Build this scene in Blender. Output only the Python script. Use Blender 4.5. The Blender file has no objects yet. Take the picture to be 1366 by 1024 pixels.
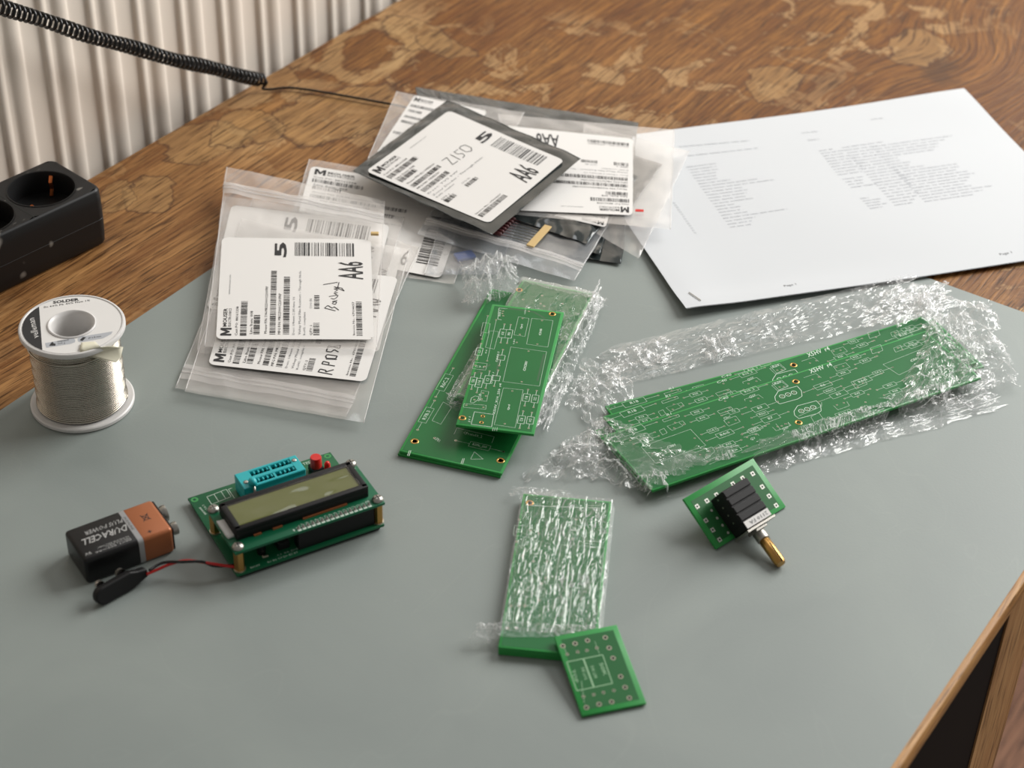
import bpy, bmesh, math, random
import numpy as np
from mathutils import Vector, Matrix, noise

# ------------------------------------------------------------------ camera, world, lights
K = 0.001                                   # everything below is written in millimetres
FPX, PITCH, ROLL, CAMH = 2472.4, 0.6531, 0.032, 628.65
scn = bpy.context.scene
col = scn.collection
_f = Vector((0, math.cos(PITCH), -math.sin(PITCH)))
_u0 = Vector((0, math.sin(PITCH), math.cos(PITCH)))
_x0 = Vector((1, 0, 0))
_X = _x0 * math.cos(ROLL) + _u0 * math.sin(ROLL)
_U = _u0 * math.cos(ROLL) - _x0 * math.sin(ROLL)
CAM = Vector((0, 0, CAMH))
TURN = Matrix.Rotation(math.radians(-57), 4, 'Z')      # room axes: the table's long edge lies along world X

cam = bpy.data.objects.new('camera', bpy.data.cameras.new('camera'))
col.objects.link(cam)
cam.matrix_world = TURN @ Matrix(((_X.x, _U.x, -_f.x, 0), (_X.y, _U.y, -_f.y, 0), (_X.z, _U.z, -_f.z, CAMH * K), (0, 0, 0, 1)))
cam.data.sensor_width = 36
cam.data.lens = FPX / 1366 * 36
cam.data.clip_start = 0.01
cam.data.dof.use_dof = True
cam.data.dof.focus_distance = 1.03
cam.data.dof.aperture_fstop = 9
scn.camera = cam

scn.view_settings.view_transform = 'Standard'
scn.view_settings.look = 'None'
scn.view_settings.exposure = 0.0
scn.view_settings.gamma = 1
scn.view_settings.use_curve_mapping = False

w = bpy.data.worlds.new('room_light'); scn.world = w; w.use_nodes = True
w.node_tree.nodes['Background'].inputs[0].default_value = (1.0, 0.955, 0.9, 1)
w.node_tree.nodes['Background'].inputs[1].default_value = 0.24


def area(name, loc, target, sx, sy, power, color):
    L = bpy.data.lights.new(name, 'AREA'); L.shape = 'RECTANGLE'; L.size = sx; L.size_y = sy
    L.energy = power; L.color = color
    o = bpy.data.objects.new(name, L); col.objects.link(o)
    loc = TURN @ Vector(loc); target = TURN @ Vector(target)
    o.location = loc
    o.rotation_euler = (Vector(target) - Vector(loc)).to_track_quat('-Z', 'Y').to_euler()
    return o


area('window_daylight', (1.4, 1.9, 1.15), (0.05, 0.8, 0), 1.5, 1.2, 64, (1.0, 0.985, 0.955))
area('second_window_daylight', (-0.2, 2.6, 2.6), (0.0, 0.9, 0), 1.2, 0.8, 9, (0.96, 0.98, 1.0))


# ------------------------------------------------------------------ helpers
def ray(px, py):
    return _f + _X * ((px - 683) / FPX) + _U * ((512 - py) / FPX)


def P(px, py, z=0.0):
    d = ray(px, py); t = (z - CAMH) / d.z
    return CAM + d * t


def Pv(px, py, dist):
    """point on the sight line at a given depth in mm"""
    return CAM + ray(px, py) * dist


def srgb(r, g, b):
    f = lambda c: ((c / 255 + 0.055) / 1.055) ** 2.4 if c > 10 else c / 255 / 12.92
    return (f(r), f(g), f(b), 1)


class Frame:
    def __init__(s, O, e1=(1, 0, 0), e2=(0, 1, 0)):
        s.O = Vector(O); s.e1 = Vector(e1).normalized()
        e2 = Vector(e2); s.e3 = s.e1.cross(e2).normalized(); s.e2 = s.e3.cross(s.e1)

    def w(s, x, y, z=0): return s.O + s.e1 * x + s.e2 * y + s.e3 * z

    def loc(s, p):
        d = Vector(p) - s.O; return Vector((d @ s.e1, d @ s.e2, d @ s.e3))

    def un(s, px, py, h=0):
        d = ray(px, py); o = s.O + s.e3 * h
        t = ((o - CAM) @ s.e3) / (d @ s.e3)
        return s.loc(CAM + d * t)

    def mat(s):
        a, b, c, o = s.e1, s.e2, s.e3, s.O * K
        return Matrix(((a.x, b.x, c.x, o.x), (a.y, b.y, c.y, o.y), (a.z, b.z, c.z, o.z), (0, 0, 0, 1)))


def flat_frame(p, ang, z=0):
    return Frame((p[0], p[1], z), (math.cos(ang), math.sin(ang), 0), (-math.sin(ang), math.cos(ang), 0))


def tag(o, label=None, cat=None, group=None, kind=None):
    if label: o['label'] = label
    if cat: o['category'] = cat
    if group: o['group'] = group
    if kind: o['kind'] = kind
    return o


def thing(name, fr, label, cat, group=None):
    o = bpy.data.objects.new(name, None); col.objects.link(o)
    o.empty_display_size = 0.01
    o.matrix_world = TURN @ fr.mat()
    tag(o, label, cat, group)
    o_fr[o.name] = fr
    return o


o_fr = {}


class MB:
    def __init__(s): s.v = []; s.f = []; s.mi = []; s.cur = 0

    def add(s, vs, fs):
        n = len(s.v); s.v += [tuple(q) for q in vs]
        s.f += [tuple(i + n for i in f) for f in fs]; s.mi += [s.cur] * len(fs)
        return s

    def box(s, x0, x1, y0, y1, z0, z1):
        vs = [(x, y, z) for z in (z0, z1) for y in (y0, y1) for x in (x0, x1)]
        return s.add(vs, [(0, 2, 3, 1), (4, 5, 7, 6), (0, 1, 5, 4), (1, 3, 7, 5), (3, 2, 6, 7), (2, 0, 4, 6)])

    def rbox(s, x0, x1, y0, y1, z0, z1, r=0.3, seg=2):
        bm = bmesh.new(); bmesh.ops.create_cube(bm, size=1)
        for v in bm.verts:
            v.co = Vector(((x0 + x1) / 2 + v.co.x * (x1 - x0), (y0 + y1) / 2 + v.co.y * (y1 - y0), (z0 + z1) / 2 + v.co.z * (z1 - z0)))
        bmesh.ops.bevel(bm, geom=list(bm.edges), offset=r, segments=seg, profile=0.5, affect='EDGES')
        bm.verts.index_update()
        s.add([v.co for v in bm.verts], [[v.index for v in f.verts] for f in bm.faces]); bm.free()
        return s

    def prism(s, poly, z0, z1):
        n = len(poly)
        vs = [(x, y, z0) for x, y in poly] + [(x, y, z1) for x, y in poly]
        return s.add(vs, [tuple(range(n))[::-1], tuple(range(n, 2 * n))] + [(i, (i + 1) % n, n + (i + 1) % n, n + i) for i in range(n)])

    def tube(s, pts, r, n=8, cap=True):
        pts = [Vector(p) for p in pts]; m = len(pts)
        rs = r if isinstance(r, (list, tuple)) else [r] * m
        t = (pts[1] - pts[0]).normalized()
        a = t.orthogonal().normalized()
        vs = []
        for i, p in enumerate(pts):
            t = (pts[min(i + 1, m - 1)] - pts[max(i - 1, 0)]).normalized()
            a = (a - t * (a @ t)).normalized(); b = t.cross(a)
            for k in range(n):
                th = 2 * math.pi * k / n
                vs.append(p + (a * math.cos(th) + b * math.sin(th)) * rs[i])
        fs = [(i * n + k, i * n + (k + 1) % n, (i + 1) * n + (k + 1) % n, (i + 1) * n + k) for i in range(m - 1) for k in range(n)]
        if cap: fs += [tuple(range(n))[::-1], tuple(range((m - 1) * n, m * n))]
        return s.add(vs, fs)

    def cyl(s, p, q, r, n=20): return s.tube([p, q], r, n)

    def lathe(s, prof, c=(0, 0), n=40, closed=False, cap=True):
        m = len(prof); vs = []
        for k in range(n):
            th = 2 * math.pi * k / n
            for r, z in prof: vs.append((c[0] + r * math.cos(th), c[1] + r * math.sin(th), z))
        fs = []
        for k in range(n):
            for i in range(m - (0 if closed else 1)):
                j = (i + 1) % m; k2 = (k + 1) % n
                fs.append((k * m + i, k2 * m + i, k2 * m + j, k * m + j))
        if not closed:
            if cap and prof[-1][0] > 1e-6: fs.append(tuple(k * m + m - 1 for k in range(n)))
        return s.add(vs, fs)

    def ball(s, c, r, n=14, sc=(1, 1, 1)):
        prof = [(math.sin(math.pi * i / n), -math.cos(math.pi * i / n)) for i in range(n + 1)]
        t = MB().lathe([(max(a, 1e-7) * r, b * r) for a, b in prof], n=n * 2)
        return s.add([(c[0] + x * sc[0], c[1] + y * sc[1], c[2] + z * sc[2]) for x, y, z in t.v], t.f)

    def grid(s, fn, nx, ny):
        vs = [fn(i / nx, j / ny) for j in range(ny + 1) for i in range(nx + 1)]
        q = nx + 1
        return s.add(vs, [(j * q + i, j * q + i + 1, (j + 1) * q + i + 1, (j + 1) * q + i) for j in range(ny) for i in range(nx)])

    def build(s, name, mats, parent=None, smooth=False, world=False, ang=None):
        me = bpy.data.meshes.new(name)
        vs = s.v
        if world and parent is not None:
            fr = o_fr[parent.name]; vs = [fr.loc(q) for q in vs]
        me.from_pydata([(x * K, y * K, z * K) for x, y, z in vs], [], s.f)
        if not isinstance(mats, (list, tuple)): mats = [mats]
        for m in mats: me.materials.append(m)
        if len(mats) > 1: me.polygons.foreach_set('material_index', s.mi)
        me.update()
        if smooth:
            me.polygons.foreach_set('use_smooth', [True] * len(me.polygons))
            if ang: me.set_sharp_from_angle(angle=math.radians(ang))
        o = bpy.data.objects.new(name, me); col.objects.link(o)
        if parent is not None:
            o.parent = parent
            o_fr[o.name] = o_fr.get(parent.name)
        return o


# ------------------------------------------------------------------ materials
def new_mat(name):
    m = bpy.data.materials.new(name); m.use_nodes = True
    nt = m.node_tree
    return m, nt, nt.nodes['Principled BSDF']


def plain(name, c, rough=0.5, metal=0.0, spec=0.5, coat=0.0, alpha=1.0, sss=0.0, bump=0, bscale=500, var=0.0, vscale=60):
    m, nt, b = new_mat(name)
    b.inputs['Base Color'].default_value = c
    b.inputs['Roughness'].default_value = rough
    b.inputs['Metallic'].default_value = metal
    b.inputs['Specular IOR Level'].default_value = spec
    b.inputs['Coat Weight'].default_value = coat
    b.inputs['Coat Roughness'].default_value = 0.12
    b.inputs['Alpha'].default_value = alpha
    if sss:
        b.inputs['Subsurface Weight'].default_value = sss
        b.inputs['Subsurface Radius'].default_value = (1, 1, 1)
        b.inputs['Subsurface Scale'].default_value = 0.0015
    tc = nt.nodes.new('ShaderNodeTexCoord')
    if var:
        n = nt.nodes.new('ShaderNodeTexNoise'); n.inputs['Scale'].default_value = vscale; n.inputs['Detail'].default_value = 5
        nt.links.new(tc.outputs['Object'], n.inputs['Vector'])
        mx = nt.nodes.new('ShaderNodeMix'); mx.data_type = 'RGBA'
        mx.inputs[6].default_value = tuple(x * (1 - var) for x in c[:3]) + (1,)
        mx.inputs[7].default_value = tuple(min(1, x * (1 + var)) for x in c[:3]) + (1,)
        nt.links.new(n.outputs['Fac'], mx.inputs[0]); nt.links.new(mx.outputs[2], b.inputs['Base Color'])
    if bump:
        n = nt.nodes.new('ShaderNodeTexNoise'); n.inputs['Scale'].default_value = bscale; n.inputs['Detail'].default_value = 3
        nt.links.new(tc.outputs['Object'], n.inputs['Vector'])
        bp = nt.nodes.new('ShaderNodeBump'); bp.inputs['Strength'].default_value = 1; bp.inputs['Distance'].default_value = bump * K
        nt.links.new(n.outputs['Fac'], bp.inputs['Height']); nt.links.new(bp.outputs['Normal'], b.inputs['Normal'])
    return m


def film_mat(name, milk, edge, rough, tint=(1, 1, 1), bump=0.0, bscale=200, body=(0.9, 0.9, 0.9), gloss=1.0, power=3.0, stretch=(1, 1, 1), crease=0.0, cscale=90, cw=0.02, tl_mix=0.3):
    """thin clear plastic: see-through face on, whiter edge on, glossy"""
    m = bpy.data.materials.new(name); m.use_nodes = True; nt = m.node_tree; nt.nodes.clear()
    N = nt.nodes.new; Lk = nt.links.new
    out = N('ShaderNodeOutputMaterial'); tr = N('ShaderNodeBsdfTransparent'); tr.inputs[0].default_value = (*tint, 1)
    df = N('ShaderNodeBsdfDiffuse'); df.inputs[0].default_value = (*body, 1)
    tl = N('ShaderNodeBsdfTranslucent'); tl.inputs[0].default_value = (*body, 1)
    dm = N('ShaderNodeMixShader'); dm.inputs[0].default_value = tl_mix
    gl = N('ShaderNodeBsdfGlossy'); gl.inputs['Roughness'].default_value = rough; gl.inputs[0].default_value = (1, 1, 1, 1)
    lw = N('ShaderNodeLayerWeight'); lw.inputs[0].default_value = 0.5
    pw = N('ShaderNodeMath'); pw.operation = 'POWER'; pw.inputs[1].default_value = power
    ma = N('ShaderNodeMath'); ma.operation = 'MULTIPLY_ADD'; ma.inputs[1].default_value = edge; ma.inputs[2].default_value = milk; ma.use_clamp = True
    m1 = N('ShaderNodeMixShader'); m2 = N('ShaderNodeMixShader')
    fr = N('ShaderNodeMath'); fr.operation = 'POWER'; fr.inputs[1].default_value = 4.0
    fb = N('ShaderNodeMath'); fb.operation = 'MULTIPLY_ADD'; fb.inputs[1].default_value = .9; fb.inputs[2].default_value = .055
    fm = N('ShaderNodeMath'); fm.operation = 'MULTIPLY'; fm.inputs[1].default_value = gloss; fm.use_clamp = True
    Lk(lw.outputs['Facing'], pw.inputs[0]); Lk(pw.outputs[0], ma.inputs[0])
    Lk(df.outputs[0], dm.inputs[1]); Lk(tl.outputs[0], dm.inputs[2])
    if crease:
        tcc = N('ShaderNodeTexCoord'); tot = ma.outputs[0]
        zn = N('ShaderNodeTexNoise'); zn.inputs['Scale'].default_value = cscale * .35; zn.inputs['Detail'].default_value = 2; Lk(tcc.outputs['Object'], zn.inputs['Vector'])
        zr = N('ShaderNodeMapRange'); Lk(zn.outputs['Fac'], zr.inputs[0]); zr.inputs[1].default_value = .42; zr.inputs[2].default_value = .62
        for k, (rot, sc_) in enumerate(((0.4, 1.0), (1.9, 1.7), (1.1, 2.6))):
            mpp = N('ShaderNodeMapping'); mpp.inputs['Rotation'].default_value = (0, 0, rot); mpp.inputs['Scale'].default_value = (sc_, sc_ * .3, sc_); Lk(tcc.outputs['Object'], mpp.inputs[0])
            cn = N('ShaderNodeTexNoise'); cn.inputs['Scale'].default_value = cscale; cn.inputs['Detail'].default_value = 3; cn.inputs['Distortion'].default_value = .8; Lk(mpp.outputs[0], cn.inputs['Vector'])
            sb_ = N('ShaderNodeMath'); sb_.operation = 'SUBTRACT'; sb_.inputs[1].default_value = .5; Lk(cn.outputs['Fac'], sb_.inputs[0])
            ab_ = N('ShaderNodeMath'); ab_.operation = 'ABSOLUTE'; Lk(sb_.outputs[0], ab_.inputs[0])
            mr_ = N('ShaderNodeMapRange'); Lk(ab_.outputs[0], mr_.inputs[0]); mr_.inputs[1].default_value = 0; mr_.inputs[2].default_value = cw; mr_.inputs[3].default_value = crease; mr_.inputs[4].default_value = 0
            ml_ = N('ShaderNodeMath'); ml_.operation = 'MULTIPLY'; Lk(mr_.outputs[0], ml_.inputs[0]); Lk(zr.outputs[0], ml_.inputs[1])
            ad_ = N('ShaderNodeMath'); ad_.operation = 'ADD'; ad_.use_clamp = True; Lk(tot, ad_.inputs[0]); Lk(ml_.outputs[0], ad_.inputs[1]); tot = ad_.outputs[0]
        Lk(tot, m1.inputs[0])
    else: Lk(ma.outputs[0], m1.inputs[0])
    pass; Lk(tr.outputs[0], m1.inputs[1]); Lk(dm.outputs[0], m1.inputs[2])
    Lk(lw.outputs['Facing'], fr.inputs[0]); Lk(fr.outputs[0], fb.inputs[0]); Lk(fb.outputs[0], fm.inputs[0]); Lk(fm.outputs[0], m2.inputs[0]); Lk(m1.outputs[0], m2.inputs[1]); Lk(gl.outputs[0], m2.inputs[2])
    Lk(m2.outputs[0], out.inputs[0])
    if bump:
        tc = N('ShaderNodeTexCoord'); mp = N('ShaderNodeMapping'); mp.inputs['Scale'].default_value = stretch
        n = N('ShaderNodeTexNoise'); n.inputs['Scale'].default_value = bscale; n.inputs['Detail'].default_value = 3; n.inputs['Distortion'].default_value = 0.6
        bp = N('ShaderNodeBump'); bp.inputs['Distance'].default_value = bump * K; bp.inputs['Strength'].default_value = 1
        Lk(tc.outputs['Object'], mp.inputs[0]); Lk(mp.outputs[0], n.inputs['Vector']); Lk(n.outputs['Fac'], bp.inputs['Height'])
        for q in (df, gl): Lk(bp.outputs[0], q.inputs['Normal'])
        Lk(bp.outputs[0], lw.inputs['Normal'])
    return m


M = {}
M['pcb'] = plain('green_board_laminate', srgb(50, 148, 72), 0.4, spec=.3, coat=0.05, sss=0.3)
M['pour'] = plain('green_solder_mask_over_copper', srgb(24, 104, 50), 0.36, spec=.28, coat=0.04, var=0.12, vscale=40)
M['pour_small'] = plain('dull_green_solder_mask', srgb(44, 104, 58), 0.42, spec=.25, coat=0.0, var=0.1)
M['trace'] = plain('lighter_green_track', srgb(44, 142, 72), 0.3, coat=0.3)
M['dtrace'] = plain('darker_green_track', srgb(22, 88, 44), 0.3, coat=0.3)
M['silk'] = plain('white_silkscreen_ink', srgb(206, 222, 208), 0.6)
M['silk_dim'] = plain('faded_silkscreen_ink', srgb(150, 190, 150), 0.6)
M['tin'] = plain('tinned_copper', srgb(196, 190, 170), 0.28, metal=0.9)
M['brass'] = plain('brass', srgb(190, 148, 86), 0.3, metal=1.0)
M['hole'] = plain('dark_hole', srgb(22, 26, 20), 0.8)
M['black'] = plain('black_plastic', srgb(19, 19, 20), 0.5, spec=.3, bump=0.02)
M['black_gloss'] = plain('glossy_black_plastic', srgb(18, 18, 19), 0.25)
M['ink'] = plain('black_print', srgb(38, 38, 40), 0.6)
M['grey_ink'] = plain('grey_print', srgb(130, 132, 134), 0.7)
M['pale_ink'] = plain('pale_grey_print', srgb(180, 183, 188), 0.7)
M['paper'] = plain('white_paper', srgb(206, 209, 212), 0.75, spec=0.2)
M['label'] = plain('white_label', srgb(230, 228, 225), 0.55, spec=0.3)
M['white'] = plain('white_plastic', srgb(225, 224, 222), 0.4, sss=0.2)
M['red'] = plain('red_plastic', srgb(208, 30, 24), 0.35)
M['teal'] = plain('turquoise_plastic', srgb(28, 172, 178), 0.42)
M['steel'] = plain('nickel_steel', srgb(176, 173, 166), 0.38, metal=1.0)
M['silver_wire'] = plain('bright_solder_wire', srgb(190, 184, 172), 0.27, metal=1.0)
M['tape'] = plain('masking_tape', srgb(222, 218, 196), 0.6)
M['kraft'] = plain('kraft_tape', srgb(206, 176, 120), 0.65)
M['copper'] = plain('copper_paint', srgb(164, 98, 60), 0.4, metal=0.3)
M['bare_copper'] = plain('bare_copper', srgb(196, 110, 62), 0.35, metal=0.9)
M['grey_band'] = plain('grey_band_print', srgb(150, 150, 150), 0.4)
M['pale_text'] = plain('pale_grey_lettering', srgb(176, 176, 174), 0.5)
M['blue'] = plain('blue_component_body', srgb(16, 74, 158), 0.4)
M['maroon'] = plain('dark_red_resistor_body', srgb(84, 34, 36), 0.45)
M['lcd'] = plain('olive_display', srgb(92, 97, 34), 0.4, coat=0.0, spec=.3, var=0.08)
M['film'] = film_mat('cling_film', 0.02, 0.95, 0.13, power=3.2, bump=0.25, bscale=220, gloss=0.9, body=(.97, .97, .97), crease=.55, cscale=110, cw=.022)
M['film_tight'] = film_mat('stretched_cling_film', 0.012, 0.7, 0.12, power=3.0, bump=0.2, bscale=240, gloss=1.0, body=(.97, .97, .97), crease=.34, cscale=90, cw=.018)
M['film_flat'] = film_mat('smooth_cling_film', 0.03, 0.8, 0.1, power=3.2, bump=0.12, bscale=120, gloss=0.8, body=(.97, .97, .97), crease=.3, cscale=60, cw=.012)
M['bag'] = film_mat('clear_polythene', 0.075, 0.5, 0.14, power=3, bump=0.2, bscale=45, body=(0.96, 0.94, 0.92), gloss=1.0)
M['bag_blue'] = film_mat('cloudy_polythene', 0.20, 0.4, 0.16, power=3, bump=0.2, bscale=45, body=(0.62, 0.65, 0.68), gloss=1.1)
M['zip'] = film_mat('zip_strip_polythene', 0.35, 0.5, 0.2, power=2, body=(0.95, 0.93, 0.92))
M['anti'] = film_mat('antistatic_film', 0.92, 0.08, 0.12, tint=(0.5, 0.53, 0.54), power=3, bump=0.35, bscale=30, body=(0.03, 0.038, 0.038), gloss=1.25, tl_mix=.05)


def wood_mat(name, dark, light, stains=(), rough=0.45, grain=1.0, knot=None, patches=True, bands=1.0):
    """oak: grain runs along object X"""
    m, nt, b = new_mat(name)
    N = nt.nodes.new; Lk = nt.links.new
    tc = N('ShaderNodeTexCoord')

    def val(op, a, bb=None, clamp=False, c=None):
        n = N('ShaderNodeMath'); n.operation = op; n.use_clamp = clamp
        for i, q in enumerate((a, bb, c)):
            if q is None: continue
            if isinstance(q, (int, float)): n.inputs[i].default_value = q
            else: Lk(q, n.inputs[i])
        return n.outputs[0]

    def noise_(vec, scale, detail=4, dist=0.0, rgh=0.55):
        n = N('ShaderNodeTexNoise'); n.inputs['Scale'].default_value = scale; n.inputs['Detail'].default_value = detail
        n.inputs['Distortion'].default_value = dist; n.inputs['Roughness'].default_value = rgh
        Lk(vec, n.inputs['Vector']); return n

    def ramp(fac, stops):
        r = N('ShaderNodeValToRGB'); Lk(fac, r.inputs[0])
        while len(r.color_ramp.elements) < len(stops): r.color_ramp.elements.new(0.5)
        for e, (p, c) in zip(r.color_ramp.elements, stops): e.position = p; e.color = c
        return r.outputs[0]

    def mix(fac, a, bb, mode='MIX'):
        n = N('ShaderNodeMix'); n.data_type = 'RGBA'; n.blend_type = mode
        for i, q in ((0, fac), (6, a), (7, bb)):
            if isinstance(q, (int, float)): n.inputs[i].default_value = q
            elif isinstance(q, tuple): n.inputs[i].default_value = q
            else: Lk(q, n.inputs[i])
        return n.outputs[2]
    sep = N('ShaderNodeSeparateXYZ'); Lk(tc.outputs['Object'], sep.inputs[0])
    x, y, z = sep.outputs
    yy = y
    if knot:
        kx, ky, kr, ka = knot
        dx = val('SUBTRACT', x, kx); dy = val('SUBTRACT', y, ky)
        r2 = val('ADD', val('MULTIPLY', dx, dx), val('MULTIPLY', dy, dy))
        e = val('POWER', 2.718, val('MULTIPLY', r2, -1.0 / (kr * kr)))
        yy = val('ADD', y, val('MULTIPLY', e, ka))
    comb = N('ShaderNodeCombineXYZ'); Lk(x, comb.inputs[0]); Lk(yy, comb.inputs[1]); Lk(z, comb.inputs[2])
    wob = noise_(comb.outputs[0], 5, 2)
    yw = val('ADD', yy, val('MULTIPLY', val('SUBTRACT', wob.outputs['Fac'], 0.5), 0.014))

    def stretched(sx, sy):
        c = N('ShaderNodeCombineXYZ'); Lk(val('MULTIPLY', x, sx), c.inputs[0]); Lk(val('MULTIPLY', yw, sy), c.inputs[1]); Lk(val('MULTIPLY', z, sy), c.inputs[2]); return c.outputs[0]
    g1 = noise_(stretched(14 * grain, 330 * grain), 1, 5, 0.3, 0.65).outputs['Fac']
    g2 = noise_(stretched(3 * grain, 42 * grain), 1, 3, 0.5).outputs['Fac']
    pores = noise_(stretched(38 * grain, 700 * grain), 1, 2).outputs['Fac']
    big = noise_(tc.outputs['Object'], 7, 4, 0.4).outputs['Fac']
    mid = tuple((a + bb) / 2 for a, bb in zip(dark, light))
    c = ramp(g1, [(0.3, dark), (0.5, mid), (0.7, light)])
    c = mix(val('MULTIPLY', bands * .45, ramp(g2, [(0.35, (1, 1, 1, 1)), (0.6, (0, 0, 0, 1))])), c, (dark[0] * 1.35, dark[1] * 1.15, dark[2] * 1.1, 1)) if bands else c
    c = mix(0.75, c, ramp(big, [(0.3, (0.75, 0.62, 0.5, 1)), (0.5, (1, 0.95, 0.88, 1)), (0.7, (1.0, 0.98, 0.9, 1))]), 'MULTIPLY')
    if patches:      # amber varnish, worn thin towards the near left end
        vn = val('ADD', val('MULTIPLY', val('SUBTRACT', x, 0.72), 2.6), val('MULTIPLY', val('SUBTRACT', noise_(tc.outputs['Object'], 5, 4, .5).outputs['Fac'], .5), 1.6), clamp=True)
        c = mix(vn, c, mix(1.0, c, (0.60, 0.49, 0.28, 1), 'MULTIPLY'))
    hgt = val('ADD', val('MULTIPLY', g1, 0.9), val('MULTIPLY', pores, 0.5))
    if patches:
        # worn varnish: pale irregular flakes with darker rims
        pn = noise_(tc.outputs['Object'], 24, 8, 0.7, 0.66).outputs['Fac']
        zone = ramp(noise_(tc.outputs['Object'], 3.4, 2).outputs['Fac'], [(0.4, (0, 0, 0, 1)), (0.55, (1, 1, 1, 1))])
        pale = val('MULTIPLY', ramp(pn, [(0.535, (0, 0, 0, 1)), (0.575, (1, 1, 1, 1))]), zone)
        rim = val('MULTIPLY', ramp(pn, [(0.49, (0, 0, 0, 1)), (0.53, (1, 1, 1, 1)), (0.545, (1, 1, 1, 1)), (0.58, (0, 0, 0, 1))]), zone)
        c = mix(val('MULTIPLY', rim, 0.35), c, srgb(84, 50, 26))
        c = mix(val('MULTIPLY', pale, 0.6), c, mix(g1, srgb(158, 122, 78), srgb(196, 164, 120)))
        # dark water marks: thin lines where a distorted field crosses a level
        wn = noise_(tc.outputs['Object'], 9, 3, 1.2).outputs['Fac']
        line = ramp(val('ABSOLUTE', val('SUBTRACT', wn, 0.5)), [(0.0, (1, 1, 1, 1)), (0.012, (0, 0, 0, 1))])
        c = mix(val('MULTIPLY', line, 0.15), c, srgb(58, 34, 20))
    if stains:
        dn = noise_(tc.outputs['Object'], 20, 6, 0.3, 0.6)
        off = N('ShaderNodeVectorMath'); off.operation = 'MULTIPLY_ADD'
        off.inputs[1].default_value = (0.062, 0.062, 0); off.inputs[2].default_value = (-0.031, -0.031, 0)
        Lk(dn.outputs['Color'], off.inputs[0])
        wp = N('ShaderNodeVectorMath'); wp.operation = 'ADD'; Lk(tc.outputs['Object'], wp.inputs[0]); Lk(off.outputs[0], wp.inputs[1])
        for (sx, sy, rx, ry, ang, kind) in stains:
            mp = N('ShaderNodeMapping'); mp.vector_type = 'TEXTURE'
            mp.inputs['Location'].default_value = (sx, sy, 0); mp.inputs['Rotation'].default_value = (0, 0, ang); mp.inputs['Scale'].default_value = (rx, ry, 1)
            Lk(wp.outputs[0], mp.inputs[0])
            s2 = N('ShaderNodeVectorMath'); s2.operation = 'MULTIPLY'; s2.inputs[1].default_value = (1, 1, 0); Lk(mp.outputs[0], s2.inputs[0])
            ln = N('ShaderNodeVectorMath'); ln.operation = 'LENGTH'; Lk(s2.outputs[0], ln.inputs[0]); d = ln.outputs['Value']
            if kind == 'ring':
                band = ramp(d, [(0.60, (0, 0, 0, 1)), (0.68, (1, 1, 1, 1)), (0.9, (1, 1, 1, 1)), (0.97, (0, 0, 0, 1))])
                dk = ramp(d, [(0.5, (0, 0, 0, 1)), (0.6, (1, 1, 1, 1)), (0.66, (0, 0, 0, 1)), (0.93, (0, 0, 0, 1)), (0.98, (1, 1, 1, 1)), (1.0, (0, 0, 0, 1))])
                c = mix(val('MULTIPLY', band, 0.5), c, mix(g1, srgb(150, 116, 74), srgb(202, 170, 122)))
                c = mix(val('MULTIPLY', dk, 0.4), c, srgb(74, 46, 30))
            elif kind == 'dark':
                ins = ramp(d, [(0.5, (1, 1, 1, 1)), (1.0, (0, 0, 0, 1))])
                c = mix(val('MULTIPLY', ins, 0.6), c, srgb(62, 40, 24))
            else:
                ins = ramp(d, [(0.88, (1, 1, 1, 1)), (0.96, (0, 0, 0, 1))])
                dk = ramp(d, [(0.86, (0, 0, 0, 1)), (0.935, (1, 1, 1, 1)), (0.955, (1, 1, 1, 1)), (0.99, (0, 0, 0, 1))])
                c = mix(val('MULTIPLY', ins, 0.38), c, mix(g1, srgb(140, 106, 66), srgb(192, 158, 108)))
                c = mix(val('MULTIPLY', dk, 0.62), c, srgb(62, 36, 26))
    # fine dark pores
    c = mix(ramp(pores, [(0.36, (0.85, 0.85, 0.85, 1)), (0.46, (0, 0, 0, 1))]), c, (dark[0] * .5, dark[1] * .5, dark[2] * .5, 1))
    Lk(c, b.inputs['Base Color'])
    b.inputs['Roughness'].default_value = rough
    b.inputs['Specular IOR Level'].default_value = 0.25
    bp = N('ShaderNodeBump'); bp.inputs['Distance'].default_value = 0.0004; bp.inputs['Strength'].default_value = 0.8
    Lk(hgt, bp.inputs['Height']); Lk(bp.outputs[0], b.inputs['Normal'])
    return m


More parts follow.
